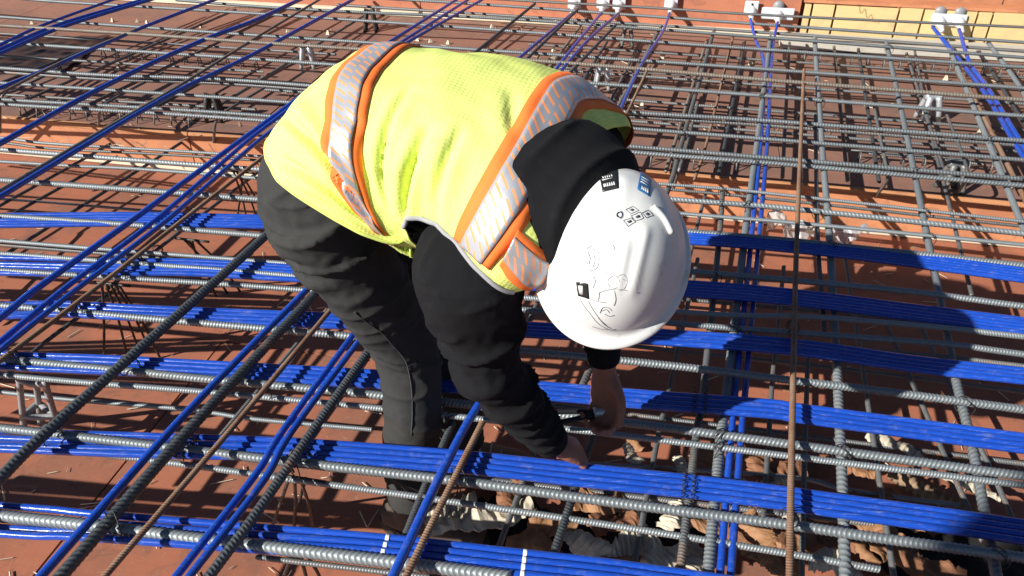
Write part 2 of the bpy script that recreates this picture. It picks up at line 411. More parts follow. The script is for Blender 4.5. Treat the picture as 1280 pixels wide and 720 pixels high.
# ---- cross bars, front to back: material, diameter, level, picture points, label
TB = [
 ('steel', .026, 'T', [(0,645),(105,656),(250,674),(495,703),(640,722)], 'thick ribbed crossbar alongside the front blue cable band'),
 ('steel_mid', .012, 'L', [(320,696),(420,708),(560,724)], 'thin crossbar tucked under the thick front crossbar'),
 ('steel', .022, 'T', [(0,535),(200,558),(387,580),(587,603),(760,627),(985,656),(1095,672),(1242,692)], 'thick crossbar right in front of the second blue cable band'),
 ('steel', .0145, 'L', [(0,552),(187,575),(370,600),(530,622),(760,656),(985,692),(1100,712)], 'thinner crossbar between the first and second blue cable bands'),
 ('steel', .021, 'T', [(0,449),(140,462),(270,475),(482,495),(755,525),(985,555),(1255,592)], 'thick crossbar touching the front of the third blue cable band'),
 ('steel', .0150, 'T', [(2,469),(117,479),(257,490),(480,511),(732,539),(985,570),(1242,602)], 'thin crossbar just in front of the one beside third cable band'),
 ('steel', .0135, 'B', [(0,490),(82,499),(235,512),(320,524),(465,537)], 'low thin crossbar beside the grey plastic bar chair'),
 ('steel', .0135, 'B', [(1100,594),(1130,642),(1180,644),(1280,656)][2:], 'low thin crossbar at the far right under the shadow'),
 ('steel', .0135, 'B', [(735,580),(870,588),(1000,598),(1062,613),(1200,632)], 'low crossbar among the dry leaves at the right'),
 ('steel', .020, 'T', [(0,382),(105,391),(240,403),(435,420),(790,452),(960,472),(1110,490),(1280,512)], 'thick crossbar in front of the fourth blue cable band'),
 ('steel', .017, 'T', [(0,338),(160,348),(383,363),(852,405),(1010,417),(1190,431),(1280,443)], 'crossbar midway between the fourth and fifth blue cable bands'),
 ('steel_mid', .014, 'L', [(852,420),(1010,432),(1186,447),(1280,458)], 'thin crossbar just behind the fourth blue band on the right'),
 ('steel', .016, 'T', [(0,317),(177,330),(400,348),(852,390),(1010,396),(1180,410),(1280,421)], 'crossbar directly in front of the fifth blue cable band'),
 ('steel', .014, 'T', [(0,301),(110,310),(187,316),(393,332),(640,352)], 'upper thin bar of the close pair behind the fifth band'),
 ('steel_mid', .014, 'L', [(0,306),(110,315),(187,322),(393,339),(640,360)], 'lower thin bar of the close pair behind the fifth band'),
 ('steel', .019, 'T', [(0,270),(150,280),(320,294),(859,339),(1132,364),(1280,383)], 'thick crossbar in front of the sixth blue cable band'),
 ('steel_mid', .012, 'BL', [(5,249),(75,254),(180,263),(330,274)], 'low thin crossbar in shade behind the sixth blue band'),
 ('steel', .021, 'T', [(0,225),(207,240),(320,249),(850,289),(1112,314),(1280,332)], 'thick crossbar running right behind the sixth blue cable band'),
 ('steel', .0135, 'T', [(0,202),(82,207),(237,216),(842,266),(1010,280),(1280,306)], 'thin crossbar right in front of the pale wooden strip'),
 ('steel', .020, 'T', [(0,187),(37,190),(115,196),(257,207),(837,249),(992,261),(1280,292)], 'thick crossbar right above the pale wooden strip'),
 ('steel', .0125, 'T', [(0,172),(70,180),(287,193),(827,230),(992,245),(1280,277)], 'upper thin crossbar in front of the orange step'),
 ('steel_mid', .012, 'L', [(0,178),(70,186),(287,198),(827,236),(1280,283)], 'lower thin crossbar paired under another before the orange step'),
 ('steel', .0145, 'T', [(10,131),(320,150),(800,191),(977,205),(1165,222),(1280,232)], 'crossbar directly above the orange step edge, nearer of a pair'),
 ('steel', .0145, 'T', [(10,125),(320,144),(800,184),(980,199),(1247,221)], 'crossbar directly above the orange step edge, farther of a pair'),
 ('steel', .0135, 'T', [(35,106),(320,125),(780,160),(960,174),(1280,200)], 'single thin crossbar over the raised deck behind the step pair'),
 ('steel', .0145, 'T', [(0,85),(130,94),(320,102),(742,137),(960,151),(1280,176)], 'upper bar of the tight pair on the raised deck'),
 ('steel_mid', .0145, 'L', [(0,90),(130,99),(320,107),(742,142),(960,157),(1280,182)], 'lower bar of the tight pair on the raised deck'),
 ('steel', .0145, 'T', [(0,52),(42,56),(320,74),(712,102),(960,120),(1280,145)], 'thin crossbar third behind the step, passing the metal bar chairs'),
 ('rust_grey', .016, 'UU', [(0,32),(162,42),(320,53),(640,74),(812,87),(960,100),(1280,125)], 'brownish crossbar laid over the others on the raised deck'),
 ('steel', .014, 'T', [(0,21),(105,29),(320,44),(595,62),(880,81),(1280,110)], 'thin crossbar just behind the brownish crossbar'),
 ('steel', .014, 'T', [(0,-4),(85,3),(320,17),(640,39),(815,52),(1030,67),(1280,84)], 'thin crossbar halfway between brownish bar and end form'),
 ('steel', .014, 'T', [(220,0),(320,8),(445,15),(640,24),(960,47),(1280,72)], 'fourth crossbar from the end form'),
 ('steel_mid', .014, 'L', [(420,6),(640,20),(960,41),(1280,64)], 'third crossbar from the end form'),
 ('steel', .014, 'T', [(480,-2),(640,8),(960,31),(1280,53)], 'second crossbar from the end form, just under the anchors'),
 ('steel_mid', .012, 'U', [(560,-6),(640,0),(820,10),(960,19),(1280,34)], 'last crossbar, running across the white anchors'),
 ('steel_mid', .013, 'FB', [(330,112),(640,134),(800,190),][:2], 'low bar lying near the raised deck behind the worker'),
 ('steel_mid', .013, 'FB', [(1085,192),(1160,198),(1230,206)], 'short low bar lying near the deck at far right'),
]
for m, d, lv, p, lab in TB:
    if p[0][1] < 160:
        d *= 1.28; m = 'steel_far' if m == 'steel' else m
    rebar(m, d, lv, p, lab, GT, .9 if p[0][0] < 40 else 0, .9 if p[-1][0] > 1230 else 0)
# ---- bars running away
LB = [
 ('steel_dark', .026, 'U', [(80,716),(240,533),(395,366),(410,350)], 'thick dark ribbed bar beside the single blue cable, lower left', .5, .1),
 ('rust', .0135, 'U', [(133,718),(285,541),(425,373),(436,360)], 'thin brown bar crossing the lower left, right of thick dark bar', .5, .1),
 ('steel_dark', .021, 'U', [(262,720),(320,642),(392,537),(472,422),(480,410)], 'dark bar wrapped with wire right of the double blue cable', .5, .1),
 ('steel_dark', .026, 'U', [(-20,618),(62,537),(260,360),(345,283)], 'thick dark ribbed bar ending at the worker\'s hip, left', .5, .15),
 ('rust', .014, 'U', [(0,451),(120,360),(320,203),(348,182)], 'rusty brown bar right of the double blue cable at far left', .6, .3),
 ('rust_grey', .014, 'UU', [(0,238),(100,179),(232,102),(320,47),(385,8)], 'brown bar riding beside a single blue cable, upper left', .6, .3),
 ('rust_grey', .013, 'UU', [(0,117),(82,75),(172,36)], 'short brown bar meeting a blue cable in the upper left corner', .5, 0),
 ('steel_dark', .017, 'U', [(591,68),(640,28),(662,10)], 'dark bar rising just behind the top of the yellow vest', .35, .1),
 ('steel_dark', .016, 'U', [(648,84),(717,17)], 'dark bar beside the blue cable running to the leftmost anchor', .3, .1),
 ('steel_dark', .016, 'U', [(702,102),(770,31)], 'dark bar rising behind the worker\'s far shoulder', .3, .0),
 ('steel_mid', .015, 'L', [(740,190),(762,152),(795,92),(820,45)], 'grey bar left of the thin cable beside the worker\'s head', .3, .2),
 ('rust', .013, 'U', [(755,195),(772,166),(812,82)], 'rusty bar beside the thin blue cable behind the hood', .2, 0),
 ('rust', .013, 'FB', [(648,110),(676,66)], 'short rusty stub behind the worker\'s back', .1, 0),
 ('steel_mid', .016, 'L', [(790,340),(837,232),(852,179),(890,47)], 'grey bar emerging from behind the white helmet', .6, .1),
 ('rust', .013, 'FBL', [(868,225),(885,172),(915,52)], 'thin rusty low bar between grey bar and blue cable pair', 0, .1),
 ('steel', .0195, 'L', [(885,719),(900,555),(910,475),(932,287),(947,175),(962,55)], 'thick grey bar directly left of the long blue cable pair', .4, .1),
 ('steel_mid', .015, 'L', [(850,716),(870,547),(880,480),(900,287),(903,240)], 'thinner bar tied left of the thick grey one by the blue pair', .4, 0),
 ('rust', .0150, 'UU', [(987,724),(990,540),(996,300),(1005,87)], 'long rusty bar lying upright over everything right of the helmet', .4, 0),
 ('steel', .0195, 'L', [(1057,722),(1050,538),(1037,300),(1027,175),(1019,56)], 'thick grey bar running just right of the long rusty bar', .4, .1),
 ('steel_mid', .013, 'L', [(1030,420),(1022,300),(1020,190)], 'thin bar squeezed between rusty bar and thick grey bar', 0, .4),
 ('steel', .0185, 'L', [(1236,668),(1215,557),(1195,475),(1172,360),(1135,177),(1110,62)], 'grey bar running up the right side past the shadow edge', .6, .1),
 ('steel_mid', .014, 'FBL', [(1205,330),(1180,230),(1165,172),(1145,72)], 'low bar behind the white bar chair on the right', .2, .1),
 ('steel', .018, 'L', [(1300,340),(1280,287),(1235,177),(1185,57)], 'grey bar left of the rusty one by the right blue cables', .6, .1),
 ('rust', .015, 'L', [(1290,270),(1280,247),(1245,177),(1202,92)], 'rusty bar left of the blue cable pair at the right edge', .6, 0),
 ('steel', .018, 'L', [(1330,220),(1280,117),(1240,60)], 'grey bar at the extreme upper right beyond the blue cables', .6, .1),
 ('rust', .0150, 'U', [(506,724),(540,654),(597,540),(603,528)], 'brown bar right of the blue cable by the worker\'s shin', .4, .0),
 ('steel_dark', .017, 'L', [(500,690),(507,670),(532,607),(550,565)], 'twisted looking bar under the blue cable at the worker\'s foot', .1, .1),
 ('steel_dark', .019, 'L', [(690,700),(726,590),(741,545),(747,520)], 'short bar under the crossbars between the worker\'s hands', .1, .05),
 ('steel_mid', .013, 'L', [(640,448),(675,371),(690,335)], 'thin bar seen between sleeve and helmet', .2, .3),
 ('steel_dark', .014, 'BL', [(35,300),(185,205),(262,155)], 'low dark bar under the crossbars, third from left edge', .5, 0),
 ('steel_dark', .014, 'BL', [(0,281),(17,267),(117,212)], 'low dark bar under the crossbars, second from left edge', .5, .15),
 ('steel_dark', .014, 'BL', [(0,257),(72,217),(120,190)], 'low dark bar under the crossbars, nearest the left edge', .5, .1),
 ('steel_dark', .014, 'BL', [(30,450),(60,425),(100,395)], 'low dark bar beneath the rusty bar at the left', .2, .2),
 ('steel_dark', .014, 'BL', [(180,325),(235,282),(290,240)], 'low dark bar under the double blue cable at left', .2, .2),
 ('steel_mid', .014, 'BL', [(1215,610),(1150,500),(1130,455)][1:], 'low bar in deep shadow at the right', .5, .2),
 ('steel_mid', .014, 'BL', [(1262,640),(1240,590),(1218,545)], 'low bar at the far right beyond the ribbed hose', .3, .5),
 ('steel_mid', .014, 'BL', [(1004,640),(1006,560),(1008,500)], 'low bar hidden behind the long rusty bar', .2, .3),
]
for m, d, lv, p, lab, e0, e1 in LB:
    if lv == 'L' and p[-1][0] > 780 and p[-1][1] < 250: d *= 1.22
    rebar(m, d, lv, p, lab, GL, e0, e1)
# hooked bars dropping over the step
HB = [([(0,166,.05),(2,122,ZT-.03),(22,112,ZT-.03),(75,85,ZT-.03)], 'hooked bar bending down over the step at the left edge'),
      ([(123,160,.06),(125,140,ZT-.03),(138,126,ZT-.03),(205,90,ZT-.03)], 'hooked bar bending down over the step behind a blue cable'),
      ([(267,178,.05),(270,152,ZT-.03),(284,138,ZT-.03),(330,110,ZT-.03)], 'hooked bar bending down over the step near the worker\'s back'),
      ([(1095,245,.07),(1110,222,ZT-.03),(1106,200,ZT-.03),(1092,130,ZT-.03)], 'curved hooked bar at the step right of the grey bars'),
      ([(1195,245,.07),(1208,220,ZT-.03),(1204,196,ZT-.03),(1182,140,ZT-.03)], 'curved hooked bar at the step by the right bar chair'),
      ([(842,235,.05),(848,215,ZT-.03),(856,190,ZT-.03),(872,130,ZT-.03)], 'hooked bar at the step just right of the helmet')]
for p, lab in HB:
    o = obj('hooked_rebar', rebar_mesh('hooked_rebar', np.array([at(*q) for q in p]), .013, .010, 7), M['steel_mid']); tag(o, lab, 'rebar', 'hooked bars over the step')
# ---- cables running away
CB = [
 ('U', [(58,714),(240,509),(385,360),(408,336)], 'single blue cable crossing the lower left corner', .019, .5, .2),
 ('U', [(221,720),(320,592),(355,536),(454,402),(470,380)], 'left strand of the double blue cable beside the worker\'s leg', .0165, .5, .1),
 ('U', [(236,720),(330,600),(366,538),(463,406),(478,386)], 'right strand of the double blue cable beside the worker\'s leg', .0165, .5, .1),
 ('U', [(0,397),(50,358),(175,268),(295,180),(348,141)], 'single blue cable left of the double one, mid left', .020, .6, .4),
 ('U', [(0,427),(84,358),(200,270),(305,180),(350,145)], 'left strand of the double blue cable, mid left', .0165, .6, .4),
 ('U', [(0,438),(95,362),(212,272),(316,182),(362,148)], 'right strand of the double blue cable, mid left', .0165, .6, .4),
 ('U', [(0,246),(107,181),(220,115),(320,66),(440,0)], 'blue cable beside the brown bar running to the top, upper left', .020, .6, .4),
 ('U', [(0,179),(140,103),(250,52),(320,25),(378,-2)], 'blue cable second from the upper left corner group', .024, .6, .4),
 ('U', [(0,110),(60,86),(172,37),(262,2)], 'blue cable joined by the short brown bar in the upper left', .019, .6, .5),
 ('U', [(0,67),(80,33),(187,0)], 'near strand of the thick blue cable in the upper left corner', .020, .6, .5),
 ('U', [(0,62),(76,30),(178,0)], 'far strand of the thick blue cable in the upper left corner', .020, .6, .5),
 ('U', [(0,56),(55,31),(140,0)], 'thin blue cable cutting the extreme upper left corner', .016, .6, .5),
 ('U', [(478,58),(562,5)], 'blue cable behind the vest, left of three', .017, .3, .2),
 ('U', [(495,57),(575,6)], 'blue cable behind the vest, middle of three', .016, .3, .2),
 ('U', [(502,57),(588,8)], 'blue cable behind the vest, right of three', .016, .3, .2),
 ('U', [(638,82),(716,16,.30)], 'blue cable leading to the leftmost white anchor', .017, .3, 0),
 ('U', [(684,100),(720,55),(752,16,.30)], 'blue cable leading to the second anchor', .017, .3, 0),
 ('U', [(692,100),(735,50),(773,17,.30)], 'blue cable leading to the third anchor', .017, .3, 0),
 ('U', [(752,190),(765,160),(800,85),(828,40),(837,16,.30)], 'thin blue cable bending up to the lone anchor', .015, .3, 0),
 ('L', [(900,722),(912,560),(921,470),(940,290),(951,180),(955,82),(945,50),(938,24,.30)], 'left strand of the long blue pair right of the helmet', .0165, .4, 0),
 ('L', [(914,722),(926,560),(933,470),(950,290),(959,180),(964,82),(968,50),(972,28,.30)], 'right strand of the long blue pair right of the helmet', .0165, .4, 0),
 ('L', [(1296,225),(1280,198),(1262,168),(1228,112),(1192,66),(1166,34,.30)], 'left blue cable of the pair by the double anchor', .020, .5, 0),
 ('L', [(1306,225),(1288,198),(1270,168),(1236,112),(1212,78),(1199,37,.30)], 'right blue cable of the pair by the double anchor', .020, .5, 0),
 ('U', [(490,722),(540,617),(577,542),(600,503)], 'single blue cable crossing the two front bands near the shin', .020, .4, .0),
]
for lv, p, lab, d, e0, e1 in CB: cable(d, lv, p, lab, GC, e0, e1)
# ---- flat bands of cables running across
ORD = ['nearest', 'second', 'third', 'fourth', 'fifth']
def band(name, pts, n, splay):
    C = np.array([at(u, v, ZT-.003) for u, v in pts]); C = np.vstack((C[0]+norm(C[0]-C[1])*.9, C, C[-1]+norm(C[-1]-C[-2])*.9))
    tn = norm(np.gradient(C, axis=0)); nn = np.stack((-tn[:, 1], tn[:, 0], np.zeros(len(C))), 1)
    sp = np.interp(np.linspace(0, 1, len(C)), np.linspace(0, 1, len(splay)), splay)
    for k in range(n):
        off = (k-(n-1)/2)*.0163*sp
        P = C+nn*off[:, None]
        w = np.clip((sp-1.05)/.35, 0, 1)
        mid = 1 if 0 < k < n-1 else .35
        P[:, 2] -= .014*w*mid*(1 if k % 2 else .6)
        P += np.random.uniform(-.0012, .0012, P.shape)*(.4+w[:, None]*2)
        o = obj('tendon_cable', tube_mesh('tendon_cable', P, .0082, 10, 14), M['blue'])
        tag(o, '%s strand of the %s' % (ORD[k], name), 'cable', 'strands of the flat blue bands')
band('blue cable band along the bottom edge, counted from the front', [(0,648),(105,656),(325,673),(480,685),(640,703),(760,716),(860,730)], 4, [1.4, 1.35, 1.15, 1.02, 1.0, 1, 1])
band('blue band under the near hand, counted from the front', [(0,549),(200,557),(370,562),(560,576),(640,584),(720,593),(905,613),(1040,631),(1177,650),(1272,664)], 4, [1.32, 1.25, 1.1, 1.02, 1.0, 1, 1, 1, 1])
band('third blue band from the front, counted from the front', [(0,450),(120,455),(240,461),(487,475),(660,487),(804,499),(960,511),(1010,518),(1280,554)], 4, [1.3, 1.2, 1.1, 1.05, 1.0, 1, 1, 1, 1])
band('fourth blue band from the front, counted from the front', [(0,388),(72,386),(172,391),(287,396),(440,402),(600,409),(817,421),(992,434),(1143,455),(1280,470)], 4, [1.3, 1.2, 1.05, 1.05, 1.0, 1, 1, 1, 1])
band('fifth blue band from the front, counted from the front', [(0,331),(120,334),(235,334),(400,343),(650,352),(859,361),(992,372),(1142,391),(1280,408)], 5, [1.4, 1.3, 1.05, 1.0, 1.0, 1, 1])
band('sixth, farthest blue band, counted from the front', [(0,275),(160,274),(320,277),(600,284),(852,296),(992,307),(1112,321),(1280,344)], 5, [1.3, 1.1, 1.0, 1.0, 1.0, 1, 1])

# ---- lower layer of the raised deck's mat
def vpx(x, y0, y): return 1000+(x-1000)*(y+318)/(y0+318)
FARL = [(30, 'nearest the left edge'), (105, 'second from the left edge'), (185, 'third from the left edge'), (262, 'fourth from the left edge'), (325, 'just left of the vest'), (672, 'just behind the worker\'s back'), (728, 'behind the worker\'s far shoulder'), (775, 'left of the grey bar by the hood'), (868, 'left of the blue pair'), (922, 'touching the blue pair\'s left side'), (985, 'right of the blue pair'), (1048, 'right of the long rusty bar'), (1082, 'left of the white bar chair'), (1150, 'right of the white bar chair'), (1212, 'left of the right blue cables'), (1262, 'right of the right blue cables')]
for i, (x, lab) in enumerate(FARL):
    y0, y1 = (142, 20) if x < 700 else (205, 62)
    rebar(('steel_dark', 'steel_mid', 'rust_grey')[i % 3], .0165, 'FBL', [(vpx(x, 100, y0)+random.uniform(-4, 4), y0+max(0, (x-700)*.06)-(0 if x > 700 else 14-x*.04)), (vpx(x, 100, y1), y1+max(0, (x-960)*.08))], 'low bar on the raised deck, '+lab, GL, .0, .12)
for i, (p0, p1, lab) in enumerate([((0, 70), (330, 90), 'left of the vest, nearer one'), ((0, 42), (420, 68), 'left of the vest, farther one'), ((0, 118), (320, 137), 'close behind the step at left'), ((745, 148), (1280, 190), 'close behind the step at right'), ((720, 120), (1280, 163), 'second behind the step at right'), ((700, 88), (1280, 130), 'third behind the step at right'), ((660, 55), (1280, 97), 'fourth behind the step at right')]):
    rebar('steel_mid', .0155, 'FB', [p0, p1], 'low crossbar on the raised deck, '+lab, GT, .5 if p0[0] == 0 else 0, .5 if p1[0] == 1280 else 0)

# ------------------------------------------------------------------ the worker
UH = norm(np.array((.972, -.235, 0.))); LA = np.array((-UH[1], UH[0], 0)); ZZ = np.array((0, 0, 1.))   # forward, worker's left, up
# torso: centre, pitch of the spine, half width, half depth
TK = [((-.260, 1.405, .918), 62, .205, .165), ((-.222, 1.393, .982), 30, .197, .155), ((-.150, 1.372, .992), 10, .195, .143),
      ((-.055, 1.347, .987), -8, .202, .137), ((.010, 1.332, .985), -26, .195, .126), ((.060, 1.318, .962), -36, .150, .108), ((.095, 1.308, .945), -40, .100, .09)]
TS = np.array([0, .2, .42, .64, .80, .92, 1.0])
def interp_keys(s, vals):
    vals = np.asarray(vals, float); D = crom(vals if vals.ndim > 1 else vals[:, None], 24)
    t = np.interp(s, TS, np.linspace(0, 1, len(TS))); x = np.linspace(0, 1, len(D))
    out = np.stack([np.interp(t, x, D[:, k]) for k in range(D.shape[1])], -1)
    return out if vals.ndim > 1 else out[..., 0]
def torso(s, phi, off=0.):
    s = np.asarray(s, float); phi = np.asarray(phi, float); s, phi = np.broadcast_arrays(s, phi)
    sc = np.clip(s, 0, 1)
    C = interp_keys(sc, [k[0] for k in TK]); p = np.radians(interp_keys(sc, [k[1] for k in TK]))
    a = interp_keys(sc, [k[2] for k in TK]); b = interp_keys(sc, [k[3] for k in TK])
    d = -UH*np.sin(p)[..., None]+ZZ*np.cos(p)[..., None]; tn = UH*np.cos(p)[..., None]+ZZ*np.sin(p)[..., None]
    e = 2/2.35; cx = np.sign(np.sin(phi))*np.abs(np.sin(phi))**e; cy = np.sign(np.cos(phi))*np.abs(np.cos(phi))**e
    P = C+LA*((a+off)*cx)[..., None]+d*((b+off)*cy)[..., None]
    P = P+tn*((s-sc)*.55)[..., None]
    lat_n = np.clip(-cx, 0, 1)**1.5; lat_f = np.clip(cx, 0, 1)**1.5
    g_ = np.exp(-((sc-.92)/.24)**2)*lat_n          # near shoulder reaches further towards the camera
    P = P+(-LA*.095+UH*.035-ZZ*.062)*g_[..., None]
    P = P+ZZ*(.034*np.exp(-(sc/.16)**2)*lat_n)[..., None]
    h_ = np.exp(-((sc-.95)/.16)**2)*lat_f
    P = P+(LA*.055+UH*.085-ZZ*.02)*h_[..., None]
    return P
def loft(rings, seg=20, n=8):
    """rings: (centre, normal-ish dir or None, r1, r2) circular/elliptic tube; returns V,Q closed"""
    C = np.array([r[0] for r in rings], float); D = crom(C, n)
    R1 = crom(np.array([[r[1]] for r in rings]), n)[:, 0]; R2 = crom(np.array([[r[2]] for r in rings]), n)[:, 0]
    T, N, B = frames(D); a = np.linspace(0, 2*math.pi, seg, endpoint=False)
    V = D[:, None]+R1[:, None, None]*np.cos(a)[None, :, None]*N[:, None]+R2[:, None, None]*np.sin(a)[None, :, None]*B[:, None]
    Q = grid_quads(len(D), seg); return cap_fan(Q, len(D), seg, V.reshape(-1, 3))
def ell(c, ax):                                        # ellipsoid: centre, three axis vectors
    nu, nv = 20, 12; V = []; 
    for i in range(1, nv):
        th = math.pi*i/nv
        for j in range(nu):
            ph = 2*math.pi*j/nu; V.append(np.array(c)+ax[0]*math.sin(th)*math.cos(ph)+ax[1]*math.sin(th)*math.sin(ph)+ax[2]*math.cos(th))
    V = np.array(V); Q = grid_quads(nv-1, nu); return cap_fan(Q, nv-1, nu, V)
def fuse(name, parts, voxel, smooth=6, fac=.5):
    V = []; Q = []; n = 0
    for v, q in parts:
        V.append(v); Q += [tuple(i+n for i in f) for f in q]; n += len(v)
    me = mesh_np(name+'_raw', np.vstack(V), Q); o = obj(name+'_raw', me)
    m = o.modifiers.new('r', 'REMESH'); m.mode = 'VOXEL'; m.voxel_size = voxel; m.use_smooth_shade = True
    m2 = o.modifiers.new('s', 'SMOOTH'); m2.iterations = smooth; m2.factor = fac
    dg = bpy.context.evaluated_depsgraph_get(); dg.update()
    out = bpy.data.meshes.new_from_object(o.evaluated_get(dg)); bpy.data.objects.remove(o, do_unlink=True)
    out.name = name; out.polygons.foreach_set('use_smooth', np.ones(len(out.polygons), bool)); return out
def get_co(me):
    co = np.zeros(len(me.vertices)*3, np.float32); me.vertices.foreach_get('co', co); no = np.zeros(len(me.vertices)*3, np.float32)
    me.vertices.foreach_get('normal', no); return co.reshape(-1, 3).astype(float), no.reshape(-1, 3).astype(float)
def displace(me, fn):
    co, no = get_co(me); d = np.array([fn(c) for c in co]); co = co+no*d[:, None]
    me.vertices.foreach_set('co', co.astype(np.float32).ravel()); me.update()
def ridged(v): return 1-abs(noise.noise(v))*2
def fold_fn(axis, along, across, amp, seed, small=.25):
    """wrinkles: long across the limb, short along it"""
    ax = Vector(axis).normalized(); sd = Vector((seed*3.1, seed*1.7, seed*.9))
    def f(c):
        c = Vector(c); t = c.dot(ax); r = c-ax*t; w = r*across+ax*(t*along)+sd
        w2 = w+Vector((noise.noise(w*.6), noise.noise(w*.6+Vector((5, 0, 0))), noise.noise(w*.6+Vector((0, 7, 0)))))*.5
        r_ = max(0., ridged(w2)); return amp*(r_**3*1.7-.45)+amp*small*noise.noise(c*55)
    return f

HIPC = np.array((-.325, 1.410, .885))
def leg_keys(hip, knee, ank, s=1.0):
    hip, knee, ank = map(np.array, (hip, knee, ank))
    return [(hip+(hip-knee)*.10, .100*s, .105*s), (hip*.8+knee*.2, .096*s, .098*s), (hip*.45+knee*.55, .082*s, .084*s), (knee*.9+hip*.1, .074*s, .074*s), (knee*.75+ank*.25, .070*s, .071*s), (knee*.4+ank*.6, .067*s, .067*s), (knee*.08+ank*.92, .066*s, .066*s)]
RH, RK, RA = (-.352, 1.325, .855), (-.226, 1.425, .445), (-.255, 1.375, -.015)
LH, LK, LAk = (-.300, 1.500, .855), (-.175, 1.600, .445), (-.140, 1.580, -.015)
def pelvis(off):
    s = np.linspace(-.0, .35, 10)[:, None]; ph = np.linspace(0, 2*math.pi, 28, endpoint=False)[None]
    V = torso(s, ph, off); 
    V[0] = V[0]*.5+V[0].mean(0)*.5+np.array((-.05, .0, -.05)); return cap_fan(grid_quads(10, 28), 10, 28, V.reshape(-1, 3))
def butt(off): return [ell((-.352, 1.345, .905), (UH*(.115+off), LA*(.105+off), ZZ*(.125+off))), ell((-.320, 1.470, .905), (UH*(.115+off), LA*(.105+off), ZZ*(.125+off)))]
# arms
RS, RE, RW = np.array((-.074, 1.135, .868)), np.array((-.036, 1.135, .640)), np.array((.080, 1.222, .385))
LS, LE, LW = np.array((.110, 1.450, .915)), np.array((.180, 1.400, .715)), np.array((.199, 1.352, .505))
def arm_keys(S, E, Wp, root, r):
    return [(root, r[0], r[0]*1.1), (S, r[1], r[1]*1.05), (S*.5+E*.5, r[2], r[2]), (E*.92+S*.08, r[3], r[3]), (E*.7+Wp*.3, r[4], r[4]), (E*.35+Wp*.65, r[5], r[5]), (E*.08+Wp*.92, r[6], r[6])]

def rot_axis(v, ax, ang):
    return np.array(Matrix.Rotation(ang, 3, Vector(ax)) @ Vector(v))
def hand(Wr, d, nrm, curls, thumb, side, size=1.0):
    """palm + five bent fingers; d: towards fingers, nrm: out of the palm side, side: +1/-1 thumb side"""
    d = norm(d); nrm = norm(nrm-d*np.dot(nrm, d)); x = np.cross(d, nrm)*side       # x towards the thumb
    parts = []; kn = Wr+d*.088*size
    parts.append(loft([(Wr-d*.035, .024, .027), (Wr, .022*size, .029*size), (Wr+d*.035*size, .019*size, .038*size), (Wr+d*.075*size, .016*size, .041*size), (Wr+d*.096*size, .012*size, .038*size)], 16, 5)) if False else None
    # palm as an ellipse sweep with explicit frame
    rings = [(-.04, .023, .026), (0, .020, .028), (.03, .018, .036), (.065, .016, .041), (.09, .013, .039), (.098, .008, .034)]
    a = np.linspace(0, 2*math.pi, 18, endpoint=False); V = np.vstack([Wr+d*t*size+nrm*np.cos(a)[:, None]*r1*size+x*np.sin(a)[:, None]*r2*size for t, r1, r2 in rings])
    parts = [cap_fan(grid_quads(len(rings), 18), len(rings), 18, V)]
    L = [(.046, .026, .021), (.050, .030, .022), (.046, .028, .021), (.036, .021, .019)]
    for k in range(4):
        base = kn+x*(.029-.0195*k)*size+nrm*.0; dd = norm(d+x*(.10-.07*k)); p = base-d*.012; pts = [(p, .0098, .0098), (base, .0100, .0100)]
        cur = dd; axis = np.cross(dd, nrm); p = base
        for j in range(3):
            cur = rot_axis(cur, axis, curls[k][j]); p2 = p+cur*L[k][j]*size
            rr = (.0092, .0084, .0068)[j]*size; pts.append((p*.45+p2*.55, rr*1.0, rr)); pts.append((p2, rr*.98, rr*.98)); p = p2
        parts.append(loft(pts, 10, 3))
    tb = Wr+d*.022*size+x*.026*size+nrm*.006; t1 = norm(thumb[0][0]*d+thumb[0][1]*x+thumb[0][2]*nrm); t2 = norm(thumb[1][0]*d+thumb[1][1]*x+thumb[1][2]*nrm)
    j1 = tb+t1*.042*size; j2 = j1+t2*.032*size; j3 = j2+norm(t2+.2*nrm)*.024*size
    parts.append(loft([(tb-t1*.02, .016, .016), (tb, .0155, .0155), (j1, .0118, .0118), (j2, .0105, .0105), (j3, .0075, .0075)], 10, 4))
    return parts

# head and helmet frame
HP = ray(766, 314)*1.30+np.array((0, 0, CAMZ))              # helmet brim centre
RT = np.array((1., 0, 0)); UPc = np.array((0, ST, CT)); TOC = np.array((0, -CT, ST))
CR = norm(-.05*RT+.40*UPc+1.0*TOC)                            # crown direction
FR0 = norm(-.16*RT-.98*UPc); FR = norm(FR0-CR*np.dot(FR0, CR)); SD = np.cross(CR, FR)
HC = HP-CR*.035
neck0 = torso(np.array([.93]), np.array([0.]))[0]*.0+np.array((.055, 1.322, .955))

person = empty('person', (-.2, 1.45, ZD))
tag(person, 'worker in lime vest and white hard hat bent over, tying the bars', 'person')
